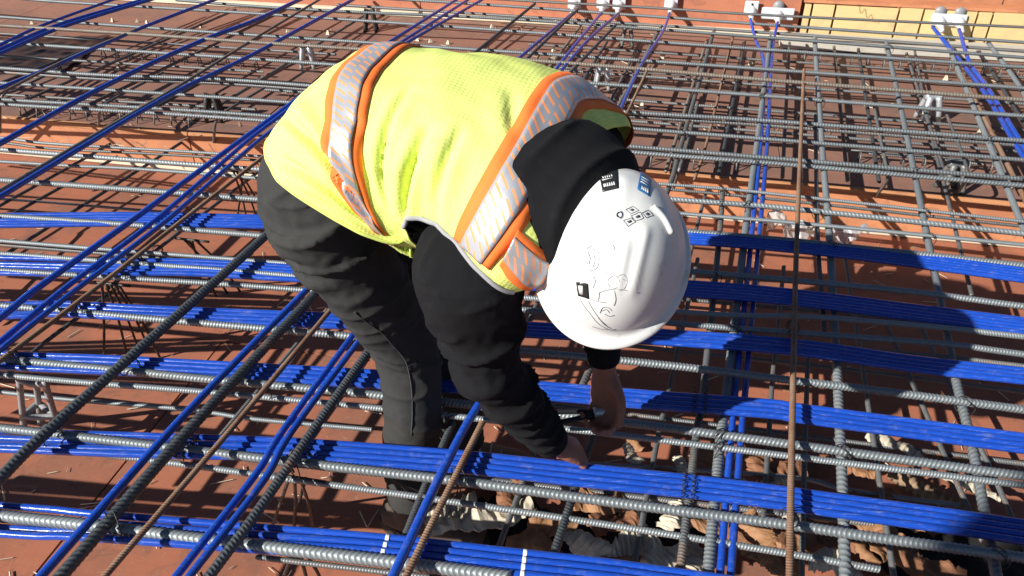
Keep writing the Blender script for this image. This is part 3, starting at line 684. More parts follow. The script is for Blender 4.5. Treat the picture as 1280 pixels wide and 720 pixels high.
# --- body: one continuous skin surface
b_parts = [loft([(neck0*.5+HC*.5, .062, .062), (neck0, .07, .075), (torso(.8, 0)*.5+torso(.8, math.pi)*.5, .10, .16), (torso(.55, 0)*.5+torso(.55, math.pi)*.5, .11, .15), (torso(.25, 0)*.5+torso(.25, math.pi)*.5, .115, .15), (HIPC, .11, .14)], 24)]
b_parts += [loft([(np.array(h), .085, .085), (np.array(h)*.5+np.array(k)*.5, .072, .072), (np.array(k), .055, .055), (np.array(k)*.6+np.array(a)*.4, .054, .054), (np.array(a), .038, .038)], 18) for h, k, a in ((RH, RK, RA), (LH, LK, LAk))]
for S, E, Wp in ((RS, RE, RW), (LS, LE, LW)):
    rt = torso(.78, 0)*.5+torso(.78, math.pi)*.5
    b_parts.append(loft([(S*.6+rt*.4, .06, .06), (S, .055, .055), (S*.5+E*.5, .045, .045), (E, .040, .040), (E*.6+Wp*.4, .038, .038), (Wp, .026, .026), (Wp+norm(Wp-E)*.02, .025, .025)], 16))
b_parts.append(ell(HC, (FR*.098, SD*.076, CR*.118)))
b_parts.append(loft([(HC-CR*.02, .05, .05), (HC-CR*.06+FR*.02, .056, .056), (HC-CR*.085+FR*.055, .040, .044)], 16))     # jaw and chin
b_parts.append(loft([(HC+FR*.085-CR*.0, .009, .009), (HC+FR*.104-CR*.03, .012, .013), (HC+FR*.098-CR*.045, .008, .012)], 10))   # nose
for sgn in (-1, 1): b_parts.append(ell(HC+SD*.078*sgn-CR*.015-FR*.01, (FR*.02, SD*.009, CR*.032)))                  # ears
b_parts.append(loft([(HC-CR*.03-FR*.02, .058, .058), (HC*.55+neck0*.45-CR*.02, .058, .058), (neck0, .065, .068)], 18))   # neck
RWd = norm(RW-RE); HRd = norm(norm(RWd)+np.array((.55, .25, -.05)))
b_parts += hand(RW+RWd*.025, HRd, np.array((.10, .25, -1.)), [(.7, 1.0, .7), (.75, 1.05, .7), (.8, 1.1, .7), (.85, 1.1, .7)], ((.75, .55, .45), (.9, .05, .55)), 1)
LWd = norm(LW-LE); HLd = norm(LWd+np.array((.02, -.02, -.25)))
b_parts += hand(LW+LWd*.035, HLd, norm(np.array((-.55, -.75, 0))), [(.75, 1.0, .6), (.8, 1.05, .6), (.85, 1.1, .6), (.9, 1.1, .6)], ((.85, .6, .3), (.95, .1, .35)), -1)
body = fuse('body', b_parts, .0042, 4, .5); print('body verts', len(body.vertices))
bo = sub('body', body, M['skin'], person)
# face details
for sgn in (-1, 1):
    v, q = ell(HC+FR*.089+SD*.032*sgn+CR*.004, (FR*.011, SD*.014, CR*.009)); sub2('eye', mesh_np('eye', v, q), M['tape'], bo, person)
    v, q = ell(HC+FR*.092+SD*.032*sgn+CR*.020, (FR*.006, SD*.020, CR*.004)); sub2('eyebrow', mesh_np('eyebrow', v, q), M['hair'], bo, person)
v, q = ell(HC+FR*.094-CR*.072, (FR*.008, SD*.024, CR*.006)); sub2('mouth', mesh_np('mouth', v, q), plain('lips', (.38, .14, .10)), bo, person)
v, q = ell(HC-FR*.012+CR*.012, (FR*.094, SD*.081, CR*.112)); hr = mesh_np('hair', v, q); sub('hair', hr, M['hair'], person)

# --- cloth materials
def cloth(name, c, c2, weave=900, rough=.9, sheen=.25, dust=None, bs=.35):
    t = NT(name); v = t.coords(); col = t.mix(t.noise(v, 7, 6, .6), c, c2)
    if dust:
        f = t.ramp(t.noise(v, 16, 7, .68, .5), ((.54, (0, 0, 0)), (.80, (1, 1, 1)))); col = t.mix(t.math('MULTIPLY', f, .55), col, dust)
    w = t.noise(v, weave, 2); h = t.math('ADD', t.math('MULTIPLY', w, .4), t.noise(v, 60, 5))
    t.bump(h, bs, .0015); m = t.set(col, rough, 0, .2, None, sheen); return m
M['denim'] = cloth('charcoal_denim', (.028, .0285, .0285), (.044, .044, .042), 1200, .9, .0, (.07, .068, .062))
M['hoodie'] = cloth('black_cotton', (.006, .006, .007), (.009, .009, .0105), 1200, .95, .0, (.022, .022, .024))
# --- trousers
tr = [pelvis(.004)]+butt(.012)+[loft(leg_keys(RH, RK, RA), 24, 8), loft(leg_keys(LH, LK, LAk), 24, 8)]
trm = fuse('trousers', tr, .0055, 5, .5)
fh = fold_fn(np.array(RK)-np.array(RH), 21, 4.5, .0062, 3); fs = fold_fn((.25, .2, 1), 19, 5.5, .0062, 5)
kz = RK[2]
def ftr(c):
    w = 1/(1+math.exp((c[2]-.60)/.05)); 
    k = .45+.55*math.exp(-((c[2]-.16)/.10)**2)+.5*math.exp(-((c[2]-.5)/.07)**2); hipw = .6+.9*math.exp(-((c[2]-.78)/.10)**2)
    return fh(c)*hipw*(1-w)+fs(c)*k*w
displace(trm, ftr)
tro = sub('trousers', trm, M['denim'], person)
tco, tno = get_co(trm); tpx = proj(tco)
def seam(pts_px, r, lift):                                  # thin stitched line laid on the cloth
    out = []
    for u, v in crom(np.array(pts_px, float), 8):
        d = (tpx[:, 0]-u)**2+(tpx[:, 1]-v)**2; near = np.argsort(d)[:14]; i = near[np.argmin(tpx[near, 2])]; out.append(tco[i]+tno[i]*lift)
    out = np.array(out); k = np.array((1, 2, 3, 2, 1.))/9; sm2 = np.stack([np.convolve(np.pad(out[:, c], 2, 'edge'), k, 'valid') for c in range(3)], 1)
    return tube_mesh('seam', sm2, r, 6, 2)
M['thread'] = cloth('grey_thread', (.05, .05, .048), (.07, .07, .066), 900, .9, 0)
for pl_ in ([(440, 390), (480, 420), (508, 455), (517, 500), (514, 548)],):
    sub2('seam', seam(pl_, .0016, .0012), M['thread'], tro, person)
# --- hooded sweatshirt
hood = [(torso(.72, 0)*.5+torso(.72, math.pi)*.5)]
rt = torso(.80, 0)*.5+torso(.80, math.pi)*.5
s_ = np.linspace(.0, 1, 26)[:, None]; ph_ = np.linspace(0, 2*math.pi, 36, endpoint=False)[None]
tv = torso(s_, ph_, -.006); sw = [cap_fan(grid_quads(26, 36), 26, 36, tv.reshape(-1, 3))]
sw.append(loft(arm_keys(RS, RE, RW, RS*.55+rt*.45+np.array((0, 0, -.03)), (.088, .094, .077, .062, .055, .047, .040)), 24, 8))
sw.append(loft(arm_keys(LS, LE, LW, LS*.45+rt*.55, (.085, .080, .072, .064, .056, .045, .038)), 24, 8))
hb = HP-CR*.055
sw.append(loft([(np.array((.024, 1.248, .955)), .066, .095), (np.array((.050, 1.228, .978)), .106, .148), (np.array((.085, 1.196, .975)), .120, .150), (neck0*.25+hb*.75+np.array((0, .0, .02)), .116, .124), (hb-CR*.01, .10, .098)], 28, 8))
sw.append(ell((.056, 1.152, .932), (UH*.074, LA*.085, ZZ*.076)))
swm = fuse('sweatshirt', sw, .0058, 6, .5)
fa = fold_fn(RE-RS, 14, 5, .011, 11); fb = fold_fn(RW-RE, 17, 5, .011, 13); fc = fold_fn((.75, -.55, -.1), 11, 3.0, .009, 17, 0.)
def fsw(c):
    e = math.exp(-((c[2]-.66)/.10)**2)
    return (fa(c)*(.35+.8*e) if c[2] > .62 else fb(c)*(.5+.6*e)) if c[2] < .88 else fc(c)*.8*min(1, max(.15, (1.26-c[1])/.06))
displace(swm, fsw)
swo = sub('sweatshirt', swm, M['hoodie'], person)
for Wp, E, r in ((RW, RE, .042), (LW, LE, .038)):
    d = norm(Wp-E); sub2('cuff', tube_mesh('cuff', [Wp-d*.035, Wp-d*.02, Wp+d*.006, Wp+d*.016], [r*.98, r*1.0, r*.92, r*.80], 20, 5), M['hoodie'], swo, person)

# --- high visibility vest
t = NT('lime_mesh_fabric'); v = t.coords(kind='UV')
def dots(t, v, scale):
    vo = t.n('ShaderNodeTexVoronoi'); vo.inputs['Scale'].default_value = scale; vo.inputs['Randomness'].default_value = .15; t.l(v, vo.inputs['Vector']); return vo.outputs['Distance']
dd = dots(t, v, 130); vo_ = t.coords()
col = t.mix(t.noise(vo_, 6, 5), (.84, .92, .27), (.78, .88, .22))
hole = t.ramp(dd, ((.22, (1, 1, 1)), (.42, (0, 0, 0))))
col = t.mix(t.math('MULTIPLY', hole, .22), col, (.36, .56, .04))
soil = t.ramp(t.noise(vo_, 9, 6, .65), ((.58, (0, 0, 0)), (.8, (1, 1, 1)))); col = t.mix(t.math('MULTIPLY', soil, .22), col, (.52, .58, .10))
t.bump(t.math('SUBTRACT', t.math('MULTIPLY', t.noise(vo_, 45, 4), .8), t.math('MULTIPLY', hole, .5)), .35, .0016)
M['lime'] = t.set(col, .85, 0, .2)
M['hv_orange'] = cloth('fluorescent_orange_tape', (.95, .215, .045), (.90, .18, .038), 700, .7, 0)
t = NT('segmented_silver_tape'); c = t.n('ShaderNodeTexCoord'); sp = t.n('ShaderNodeSeparateXYZ'); t.l(c.outputs['UV'], sp.inputs[0])
# slanted short bars of silver on orange in two staggered rows
u_, v_ = sp.outputs[0], sp.outputs[1]
row = t.math('FLOOR', t.math('MULTIPLY', v_, 2.0)); ph = t.math('ADD', t.math('MULTIPLY', u_, 70.0), t.math('ADD', t.math('MULTIPLY', v_, 2.2), t.math('MULTIPLY', row, .5)))
fr = t.math('FRACT', ph); gap = t.math('LESS_THAN', fr, .30)
vv = t.math('FRACT', t.math('MULTIPLY', v_, 2.0)); edge = t.math('LESS_THAN', t.math('ABSOLUTE', t.math('SUBTRACT', vv, .5)), .40); edge2 = t.math('SUBTRACT', 1.0, edge)
gmask = t.math('MULTIPLY', gap, edge)
col = t.mix(gmask, (.44, .45, .49), (.93, .33, .12))
t.set(col, .45, t.math('MULTIPLY', t.math('SUBTRACT', 1.0, gmask), .35), .5); M['silver'] = t.m
M['trim'] = cloth('grey_binding', (.36, .36, .38), (.30, .30, .32), 900, .8, 0)

CREASES = [(.55, -.85, .47, -1.75, .016, .045), (.47, -.45, .40, -1.65, .009, .04), (.08, -.45, .27, -1.75, .020, .055), (.03, -.9, .16, -1.85, .015, .055), (.63, -.7, .585, -1.5, .009, .04), (.70, -.15, .74, -.6, .006, .06), (.36, -.9, .34, -1.6, .006, .05), (.62, -1.0, .60, -1.6, .006, .04), (.18, .1, .12, -.5, .005, .07)]
def vest_off(s, phi):
    s = np.asarray(s, float); phi = np.asarray(phi, float); s, phi = np.broadcast_arrays(s, phi); d = np.zeros(s.shape)
    for s0, p0, s1, p1, amp, w in CREASES:
        dx, dy = (s1-s0), (p1-p0)*.33; L2 = dx*dx+dy*dy
        t_ = ((s-s0)*dx+(phi-p0)*.33*dy)/L2; tc = np.clip(t_, 0, 1)
        dist = np.hypot(s-s0-dx*tc, (phi-p0)*.33-dy*tc)
        fade = np.sin(np.clip(t_, .02, .98)*math.pi)**.6
        d += -amp*np.exp(-(dist/(w*.24))**2)*fade+amp*.7*np.exp(-((dist-w*.6)/(w*.5))**2)*fade
    sh = s.shape; fl = [noise.noise(Vector((a*7, b*2.2, 3.3)))*.007+noise.noise(Vector((a*16, b*5, 9.1)))*.003 for a, b in zip(s.ravel(), phi.ravel())]
    d += np.array(fl).reshape(sh)
    # loose cloth sagging under the belly, hem flare
    d += .022*np.exp(-((np.abs(phi)-math.pi)/1.0)**2)*np.clip(1-s*1.1, 0, 1)+.010*np.exp(-(s/.05)**2)
    return d
def vest_pt(s, phi, off=.019):
    P = torso(s, phi, off); e = 1e-3
    n = np.cross(torso(np.asarray(s)+e, phi, off)-P, torso(s, np.asarray(phi)+e, off)-P); n = norm(n)
    c = torso(s, 0.*np.asarray(phi), 0)*.5+torso(s, 0*np.asarray(phi)+math.pi, 0)*.5
    sg = np.sign(np.sum(n*(P-c), -1, keepdims=True)); sg[sg == 0] = 1
    return P+n*sg*vest_off(s, phi)[..., None]
def solid_grid(name, P, UV, th, keep=None):
    """grid of points -> sheet with thickness"""
    R, S = P.shape[:2]; n = norm(np.cross(np.gradient(P, axis=0), np.gradient(P, axis=1))+1e-12)
    V = np.vstack((P.reshape(-1, 3), (P+n*th).reshape(-1, 3))); N = R*S; q = []
    kp = np.ones((R-1, S-1), bool) if keep is None else keep
    for i in range(R-1):
        for j in range(S-1):
            if not kp[i, j]: continue
            a, b, c, d = i*S+j, i*S+j+1, (i+1)*S+j+1, (i+1)*S+j
            q.append((a, b, c, d)); q.append((N+d, N+c, N+b, N+a))
            if j == 0 or not kp[i, j-1]: q.append((d, N+d, N+a, a)[::1])
            if j == S-2 or not kp[i, j+1]: q.append((b, N+b, N+c, c))
            if i == 0 or not kp[i-1, j]: q.append((a, N+a, N+b, b))
            if i == R-2 or not kp[i+1, j]: q.append((c, N+c, N+d, d))
    uv = np.vstack((UV.reshape(-1, 2), UV.reshape(-1, 2)))
    return mesh_np(name, V, np.array(q), uv)
# armhole edges in (s, phi)
def phi_trim(s): return np.interp(s, [.44, .50, .60, .70, .80, .90, 1.0], [-1.9, -1.66, -1.62, -1.66, -1.72, -1.80, -1.86])
NS, NP_ = 120, 200
ss = np.linspace(0, .97, NS)[:, None]; pp = np.linspace(-math.pi, math.pi, NP_)[None]
ssb, ppb = np.broadcast_arrays(ss, pp)
vp = vest_pt(ssb, ppb)
kp = np.ones((NS-1, NP_-1), bool)
sm_ = (ssb[:-1, :-1]+ssb[1:, 1:])/2; pm_ = (ppb[:-1, :-1]+ppb[1:, 1:])/2
kp[(sm_ > .46) & (sm_ < .90) & (pm_ < phi_trim(sm_)) & (pm_ > -2.75)] = False
kp[(sm_ > .56) & (sm_ < .88) & (pm_ > 1.45) & (pm_ < 2.6)] = False          # far armhole
vm = solid_grid('vest', vp, np.stack((ssb*.62, ppb*.2), -1), -.002, kp)
vo = sub('vest', vm, M['lime'], person)
def vest_strip(name, s0f, s1f, p0, p1, n, m, off, parent, k=6, ulen=1.0):
    ph = np.linspace(p0, p1, n)[None]; f = np.linspace(0, 1, k)[:, None]
    s0 = s0f(ph) if callable(s0f) else s0f; s1 = s1f(ph) if callable(s1f) else s1f
    S = s0+(s1-s0)*f+0*ph; Pp = np.broadcast_to(ph, S.shape)
    P = vest_pt(S, Pp, .019+off); UV = np.stack((Pp/6.283, np.broadcast_to(f, S.shape)), -1)
    return sub2(name, solid_grid(name, P, UV, -.0015), m, parent, person)
B1 = (.235, .375); B2 = (.70, .835)
for (b0, b1), (pa, pb), sl in ((B1, (-math.pi, math.pi), 0.), (B2, (-1.62, 1.45), .055)):
    nn_ = int(abs(pb-pa)*40)
    mk = lambda q: (lambda p: q+sl*np.clip(p+1.0, -.6, 2.6) if sl else q-.075*np.clip(-(p+.9), 0, 1.3))
    ob = vest_strip('orange_band', mk(b0), mk(b1), pa, pb, nn_, M['hv_orange'], .003, vo, 8)
    w = b1-b0; vest_strip('silver_tape', mk(b0+w*.21), mk(b1-w*.21), pa, pb, nn_, M['silver'], .0055, vo, 8)
# shoulder straps running from the upper band over each shoulder
def vest_strap(pc, s0, s1, hw, slope):
    for nm, m, off, k, h in (('orange_band', M['hv_orange'], .003, 6, hw), ('silver_tape', M['silver'], .0055, 6, hw*.64)):
        S = np.linspace(s0, s1, 40)[:, None]; f = np.linspace(-1, 1, k)[None]
        Pp = pc+slope*(S-s0)+f*h/np.interp(S, [.6, .8, .92, 1], [.19, .19, .14, .10]); Sb = np.broadcast_to(S, Pp.shape)
        P = vest_pt(Sb, Pp, .019+off); UV = np.stack(((Sb)*.55, np.broadcast_to((f+1)/2, Sb.shape)), -1)
        sub2(nm, solid_grid(nm, P, UV, .0015), m, vo, person)
vest_strap(-1.36, .815, .99, .034, -1.0); vest_strap(1.15, .93, .995, .034, .8)
# grey binding round the near armhole and the hem
S = np.linspace(.462, .90, 50); P = vest_pt(S, phi_trim(S), .021)
sub2('binding', tube_mesh('binding', P, .0042, 6, 2), M['trim'], vo, person)
P = vest_pt(np.zeros(60)+.002, np.linspace(-math.pi, math.pi, 60), .018); sub2('hem', tube_mesh('hem', P, .003, 6, 2), M['lime'], vo, person)

# --- hard hat
HA, HB_, HH = .140, .115, .128                                    # shell half length, half width, height
def hat_pt(x, y):                                              # surface height for local x (front), y (side)
    r = np.sqrt((x/HA)**2+(y/HB_)**2)
    return HH*np.clip(1-np.clip(r, 0, 1)**2.35, 0, 1)**.62
def ridge(x, y):
    d = 0
    for y0, amp, w, xs in ((0, .0022, .012, -.09), (.044, .0040, .0075, .0), (-.044, .0040, .0075, .0), (.020, .003, .007, .03)):
        d = d+amp*np.exp(-((y-y0*(1-.25*np.clip(x, 0, 1)/HA))/w)**2)*np.clip((x-xs)/.02, 0, 1)*np.clip((.108-x)/.015, 0, 1)
    return d
NR, NA = 46, 96; V = []; 
an = np.linspace(0, 2*math.pi, NA, endpoint=False); cs, sn = np.cos(an), np.sin(an)
prof = []
for i in range(NR):
    r = math.sin(math.pi/2*i/(NR-1)); x, y = HA*r*cs, HB_*r*sn
    z = hat_pt(x*.9999, y*.9999); R_ = ridge(x, y); nrm_ = norm(np.stack((x/HA**2, y/HB_**2, (z+.02)/HH**2), -1))
    P = np.stack((x, y, z), -1)+nrm_*R_[:, None]; prof.append(P)
front = np.clip(cs, 0, 1)**1.5
for k, (o_, dz) in enumerate(((.003, -.004), (.006, -.009), (.012, -.0105), (.020, -.012), (.0255, -.0145), (.027, -.0175), (.0255, -.0195), (.012, -.0165), (.002, -.016))):
    e = o_*(.50+.28*front); prof.append(np.stack(((HA+e)*cs, (HB_+e)*sn, np.full(NA, dz)-.006*front*(o_/.027)), -1))
for i in range(18):                                             # inner shell
    r = math.cos(math.pi/2*i/18)*.97; x, y = HA*r*cs, HB_*r*sn; prof.append(np.stack((x, y, hat_pt(x, y)*.95-.010), -1))
prof = prof[0:1]+prof[1:]
Vh = np.vstack(prof); loc2w = lambda A: HP+A[..., 0:1]*FR+A[..., 1:2]*SD+A[..., 2:3]*CR
Q = grid_quads(len(prof), NA)[NA:]; Q = [tuple(q) for q in Q]
for j in range(NA): Q.append((0, NA+j, NA+(j+1) % NA))
t = NT('white_helmet_shell'); v = t.coords()
d1 = t.ramp(t.noise(v, 14, 7, .7), ((.57, (0, 0, 0)), (.75, (1, 1, 1)))); col = t.mix(t.math('MULTIPLY', d1, .8), (.70, .70, .68), (.30, .26, .19))
d2 = t.ramp(t.noise(v, 38, 5, .7, 1.2), ((.66, (0, 0, 0)), (.72, (1, 1, 1)))); col = t.mix(t.math('MULTIPLY', d2, .75), col, (.16, .12, .08))
t.bump(t.noise(v, 120, 4), .08, .0006); M['helmet'] = t.set(col, t.math('ADD', t.math('MULTIPLY', t.noise(v, 20, 5), .2), .25), 0, .5)
_b = proj(loc2w(Vh)); print('HAT', _b.min(0), _b.max(0), 'target 675 204 / 862 433')
hat = sub('hard_hat', mesh_np('hard_hat', loc2w(Vh), Q), M['helmet'], person)
# picture point -> local (x, y) on the shell
gx, gy = np.meshgrid(np.linspace(-HA, HA, 260), np.linspace(-HB_, HB_, 230)); ok_ = (gx/HA)**2+(gy/HB_)**2 < .985
gl = np.stack((gx, gy, hat_pt(gx, gy)+ridge(gx, gy)), -1)[ok_]; gp = proj(loc2w(gl))
def hat_xy(u, v): i = np.argmin((gp[:, 0]-u)**2+(gp[:, 1]-v)**2); return gl[i, :2]
def hat_w(x, y, lift):
    x = np.asarray(x, float); y = np.asarray(y, float); z = hat_pt(x, y)+ridge(x, y); n = norm(np.stack((x/HA**2, y/HB_**2, (z+.02)/HH**2), -1))
    return loc2w(np.stack((x, y, z), -1)+n*lift)
def sticker(name, quad, m, lift, parent, n=8):
    c = np.array([hat_xy(*q) for q in quad]); f = np.linspace(0, 1, n); a, b = np.meshgrid(f, f)
    xy = (c[0]*((1-a)*(1-b))[..., None]+c[1]*(a*(1-b))[..., None]+c[2]*(a*b)[..., None]+c[3]*((1-a)*b)[..., None])
    P = hat_w(xy[..., 0], xy[..., 1], lift); return sub2(name, solid_grid(name, P, np.stack((a, b), -1), .0004), m, parent, person)
M['st_black'] = plain('black_sticker', (.02, .021, .022), .45); M['st_blue'] = plain('blue_sticker', (.035, .14, .33), .45)
M['st_white'] = plain('sticker_print', (.75, .75, .74), .5); M['ink'] = plain('grey_ink', (.10, .10, .12), .7)
def lerp_quad(q, a0, a1, b0, b1):
    q = np.array(q, float); g = lambda a, b: tuple(q[0]*(1-a)*(1-b)+q[1]*a*(1-b)+q[2]*a*b+q[3]*(1-a)*b)
    return [g(a0, b0), g(a1, b0), g(a1, b1), g(a0, b1)]
q = [(748, 218), (768, 213.5), (773.5, 236), (753, 240.5)]
sticker('sticker', q, M['st_black'], .0008, hat)
for k in range(5): sticker('print', lerp_quad(q, .2+.13*k, .28+.13*k, .2, .3), M['st_white'], .0016, hat, 3)
sticker('print', lerp_quad(q, .15, .82, .37, .41), M['st_white'], .0016, hat, 3)
for k in range(6): sticker('print', lerp_quad(q, .14+.12*k, .225+.12*k, .60, .78), M['st_white'], .0016, hat, 3)
q = [(800, 217), (814.5, 226), (811, 246), (796, 237)]
sticker('sticker', q, M['st_blue'], .0008, hat)
for k in range(3): sticker('print', lerp_quad(q, .15, .80, .16+.14*k, .19+.14*k), M['st_white'], .0016, hat, 3)
for k in range(4): sticker('print', lerp_quad(q, .32+.15*k, .42+.15*k, .62, .86), M['st_white'], .0016, hat, 3)
q = [(720.5, 352), (735, 355), (736.5, 374.5), (723, 370)]
sticker('sticker', q, M['st_black'], .0008, hat); sticker('print', lerp_quad(q, .16, .55, .2, .8), M['st_white'], .0016, hat, 3)
def outline(quad, r=.0004):
    pts = []
    for i in range(4):
        a, b = np.array(quad[i], float), np.array(quad[(i+1) % 4], float)
        for k in range(4): pts.append(hat_xy(*(a+(b-a)*k/4)))
    pts.append(pts[0]); pts = np.array(pts); return tube_mesh('ink_line', hat_w(pts[:, 0], pts[:, 1], .0006), r, 4, 1, dense=False)
for q in ([(779, 276), (789, 272), (794, 278), (785, 283)], [(789, 270), (800, 265), (804, 273), (794, 277)], [(802, 266), (810, 263), (816, 269), (808, 273)], [(782, 262), (791, 258), (798, 263), (789, 267)]):
    sub2('ink_line', outline(q), M['ink'], hat, person)
    sticker('print', lerp_quad(q, .3, .7, .3, .65), M['ink'], .0008, hat, 3)
DR = [[(735, 330), (731, 322), (733, 312), (739, 308), (746, 312), (749, 322), (747, 333), (741, 338), (735, 337)],
      [(735, 314), (738, 322), (736, 330)], [(742, 316), (744, 326), (741, 334)], [(741, 310), (746, 318)],
      [(721, 338), (724, 346), (727, 352)], [(725, 338), (727, 345)], [(730, 334), (729, 345), (732, 352)],
      [(762, 358), (760, 351), (764, 346), (770, 345), (774, 350), (772, 358), (766, 361)], [(772, 346), (778, 343), (783, 347), (784, 354), (780, 361), (774, 363)], [(769, 352), (772, 357)], [(777, 348), (781, 350)],
      [(738, 374), (748, 377), (758, 378)], [(748, 366), (762, 362), (778, 362), (792, 365), (799, 366)], [(750, 366), (748, 376)], [(768, 363), (770, 374), (768, 382)],
      [(750, 392), (753, 385), (760, 384), (765, 388)], [(752, 388), (758, 387), (762, 390)], [(756, 392), (762, 396), (768, 394)],
      [(725, 373), (730, 382), (738, 393), (748, 404), (760, 412), (770, 416)], [(735, 376), (742, 388), (750, 400), (760, 409)], [(748, 397), (756, 405), (764, 410)],
      [(741, 412), (750, 415), (762, 417)], [(766, 306), (769, 312)], [(742, 345), (744, 352), (741, 360)], [(757, 340), (760, 342)]]
for dl in DR:
    xy = np.array([hat_xy(*p) for p in dl]); xy = crom(xy, 5); sub2('ink_line', tube_mesh('ink_line', hat_w(xy[:, 0], xy[:, 1], .0004), .00045, 4, 1, dense=False), M['ink'], hat, person)
# accessory slot on the far side of the shell
c0 = np.array([hat_xy(815, 259), hat_xy(828, 272), hat_xy(838, 292)]); cc = crom(c0, 8)
sub2('accessory_slot', tube_mesh('accessory_slot', hat_w(cc[:, 0], cc[:, 1], .002), .005, 8, 1, dense=False), M['helmet'], hat, person)

# --- boots
M['dark_leather'] = plain('dark_leather', (.075, .055, .042), .75, 0, .3, 30, .4, .002)
def boot(ank, dirv, name='boot', m='suede'):
    A = np.array(ank); d = norm(np.array(dirv)); s = np.cross(ZZ, d)
    G = A*np.array((1, 1, 0))+ZZ*ZD
    prt = [loft([(G+ZZ*.19, .052, .050), (G+ZZ*.10, .055, .050), (G+ZZ*.055+d*.01, .058, .048)], 18, 5)]
    prt.append(loft([(G-d*.075+ZZ*.06, .035, .035), (G-d*.03+ZZ*.065, .050, .044), (G+d*.05+ZZ*.065, .045, .046), (G+d*.12+ZZ*.055, .036, .050), (G+d*.175+ZZ*.050, .028, .044), (G+d*.195+ZZ*.046, .012, .025)], 18, 5))
    bt = sub(name, fuse(name, prt, .006, 5), M[m], person)
    a = np.linspace(0, 2*math.pi, 40, endpoint=False); pts = [G+d*(.055+.15*math.cos(x))+s*(.049+.006*math.cos(x))*math.sin(x)*(1 if True else 1) for x in a]
    V = np.vstack([np.array(pts)+ZZ*z for z in (.003, .012, .03, .034)]); V, Q = cap_fan(grid_quads(4, 40), 4, 40, V)
    sub2('sole', mesh_np('sole', V, Q), M['sole'], bt, person)
    for k in range(3):
        c = G+d*(.055+.028*k)+ZZ*(.125-.018*k); sub2('lace', tube_mesh('lace', [c-s*.034-ZZ*.012, c+ZZ*.004, c+s*.034-ZZ*.012], .0028, 6, 5), M['husk'], bt, person)
boot(RA, (.86, -.25, 0), m='dark_leather'); boot(LAk, (.97, -.1, 0))

# ------------------------------------------------------------------ bar chairs, bolsters, wires
def chair_plastic(u, v, label):
    p = at(u, v, ZD+.001); e = empty('bar_chair', tuple(p)); tag(e, label, 'bar chair')
    h = ZT-.035; legs = [((24, 474), (32, 556)), ((56, 478), (78, 552)), ((44, 470), (52, 532))]; rp = []
    for a_, b_ in legs:
        A = at(*a_, h); B = at(*b_, ZD+.001); rp.append(A*.48+B*.52)
        sub('leg', tube_mesh('leg', [B, B*.5+A*.5, A], [.0115, .0085, .0085], 8, 6), M['plastic_grey'], e)
    rp.append(rp[0]); rp = [rp[0], (rp[0]+rp[1])/2-np.array((0, .004, .003)), rp[1], (rp[1]+rp[2])/2, rp[2], (rp[2]+rp[0])/2, rp[0]]
    sub('ring', tube_mesh('ring', rp, .009, 8, 5), M['plastic_grey'], e)
    T0, T1 = at(22, 473, h), at(60, 478, h); sub('saddle', tube_mesh('saddle', [T0, (T0+T1)/2-ZZ*.012, T1], .010, 8, 5), M['plastic_grey'], e)
chair_plastic(45, 548, 'grey plastic bar chair standing on the deck at the left edge')
def chair_metal(u, v, z0, h, m, label, s=1.0):
    p = at(u, v, z0+.001); e = empty('bar_chair', tuple(p)); tag(e, label, 'bar chair', 'metal bar chairs on the raised deck')
    for sx in (-1, 1):
        for sy in (-1, 1):
            sub('leg', tube_mesh('leg', [p+np.array((sx*.036*s, sy*.030*s, 0)), p+np.array((sx*.026*s, sy*.022*s, h*.6)), p+np.array((sx*.017*s, sy*.012*s, h))], [.010*s, .012*s, .013*s], 8, 4), M[m], e)
    sub('saddle', tube_mesh('saddle', [p+np.array((-.034*s, 0, h+.004)), p+np.array((0, 0, h-.004)), p+np.array((.034*s, 0, h+.004))], .016*s, 10, 4), M[m], e)
chair_metal(386, 84, ZF, .12, 'galv', 'galvanised bar chair left of the vest on the raised deck')
chair_metal(752, 112, ZF, .12, 'galv', 'galvanised bar chair behind the worker\'s far shoulder')
chair_metal(1158, 150, ZF, .12, 'galv', 'white galvanised bar chair right of the long rusty bar', 1.15)
chair_metal(1186, 238, ZF, .12, 'steel_mid', 'dull grey bar chair just behind the step, right side', 1.1)
chair_metal(270, 150, ZF, .12, 'wire', 'black bar chair just behind the step, left of worker', 1.0)
chair_metal(464, 38, ZF, .12, 'wire', 'black bar chair beyond the vest near the top', 1.0)
chair_metal(783, 58, ZF, .12, 'steel_mid', 'small grey bar chair in front of the third anchor', .9)
def bolster(p0, p1, z, label):
    A, B = at(*p0, z), at(*p1, z); e = empty('slab_bolster', tuple((A+B)/2)); tag(e, label, 'bar support', 'wire bolsters on the raised deck')
    h = .055; sub('top_wire', tube_mesh('top_wire', [A+ZZ*h, B+ZZ*h], .0045, 6, 6), M['steel_mid'], e)
    n = int(np.linalg.norm(B-A)/.085)
    for k in range(n):
        f = (k+.5)/n; c = A*(1-f)+B*f; sub('leg', tube_mesh('leg', [c-W*.022+ZZ*.002, c+ZZ*h, c+W*.022+ZZ*.002], .0036, 5, 2), M['steel_mid'], e)
bolster((122, 72), (330, 86), ZF, 'wire bolster under the crossbars, upper left')
bolster((20, 143), (250, 158), ZF, 'wire bolster just behind the step at left')
bolster((690, 96), (1000, 116), ZF, 'wire bolster behind the helmet on the raised deck')
bolster((975, 76), (1280, 98), ZF, 'wire bolster in front of the cream plank')
bolster((800, 205), (960, 216), ZF, 'wire bolster behind the step right of the hood')
bolster((1060, 202), (1250, 218), ZF, 'wire bolster behind the step at far right')
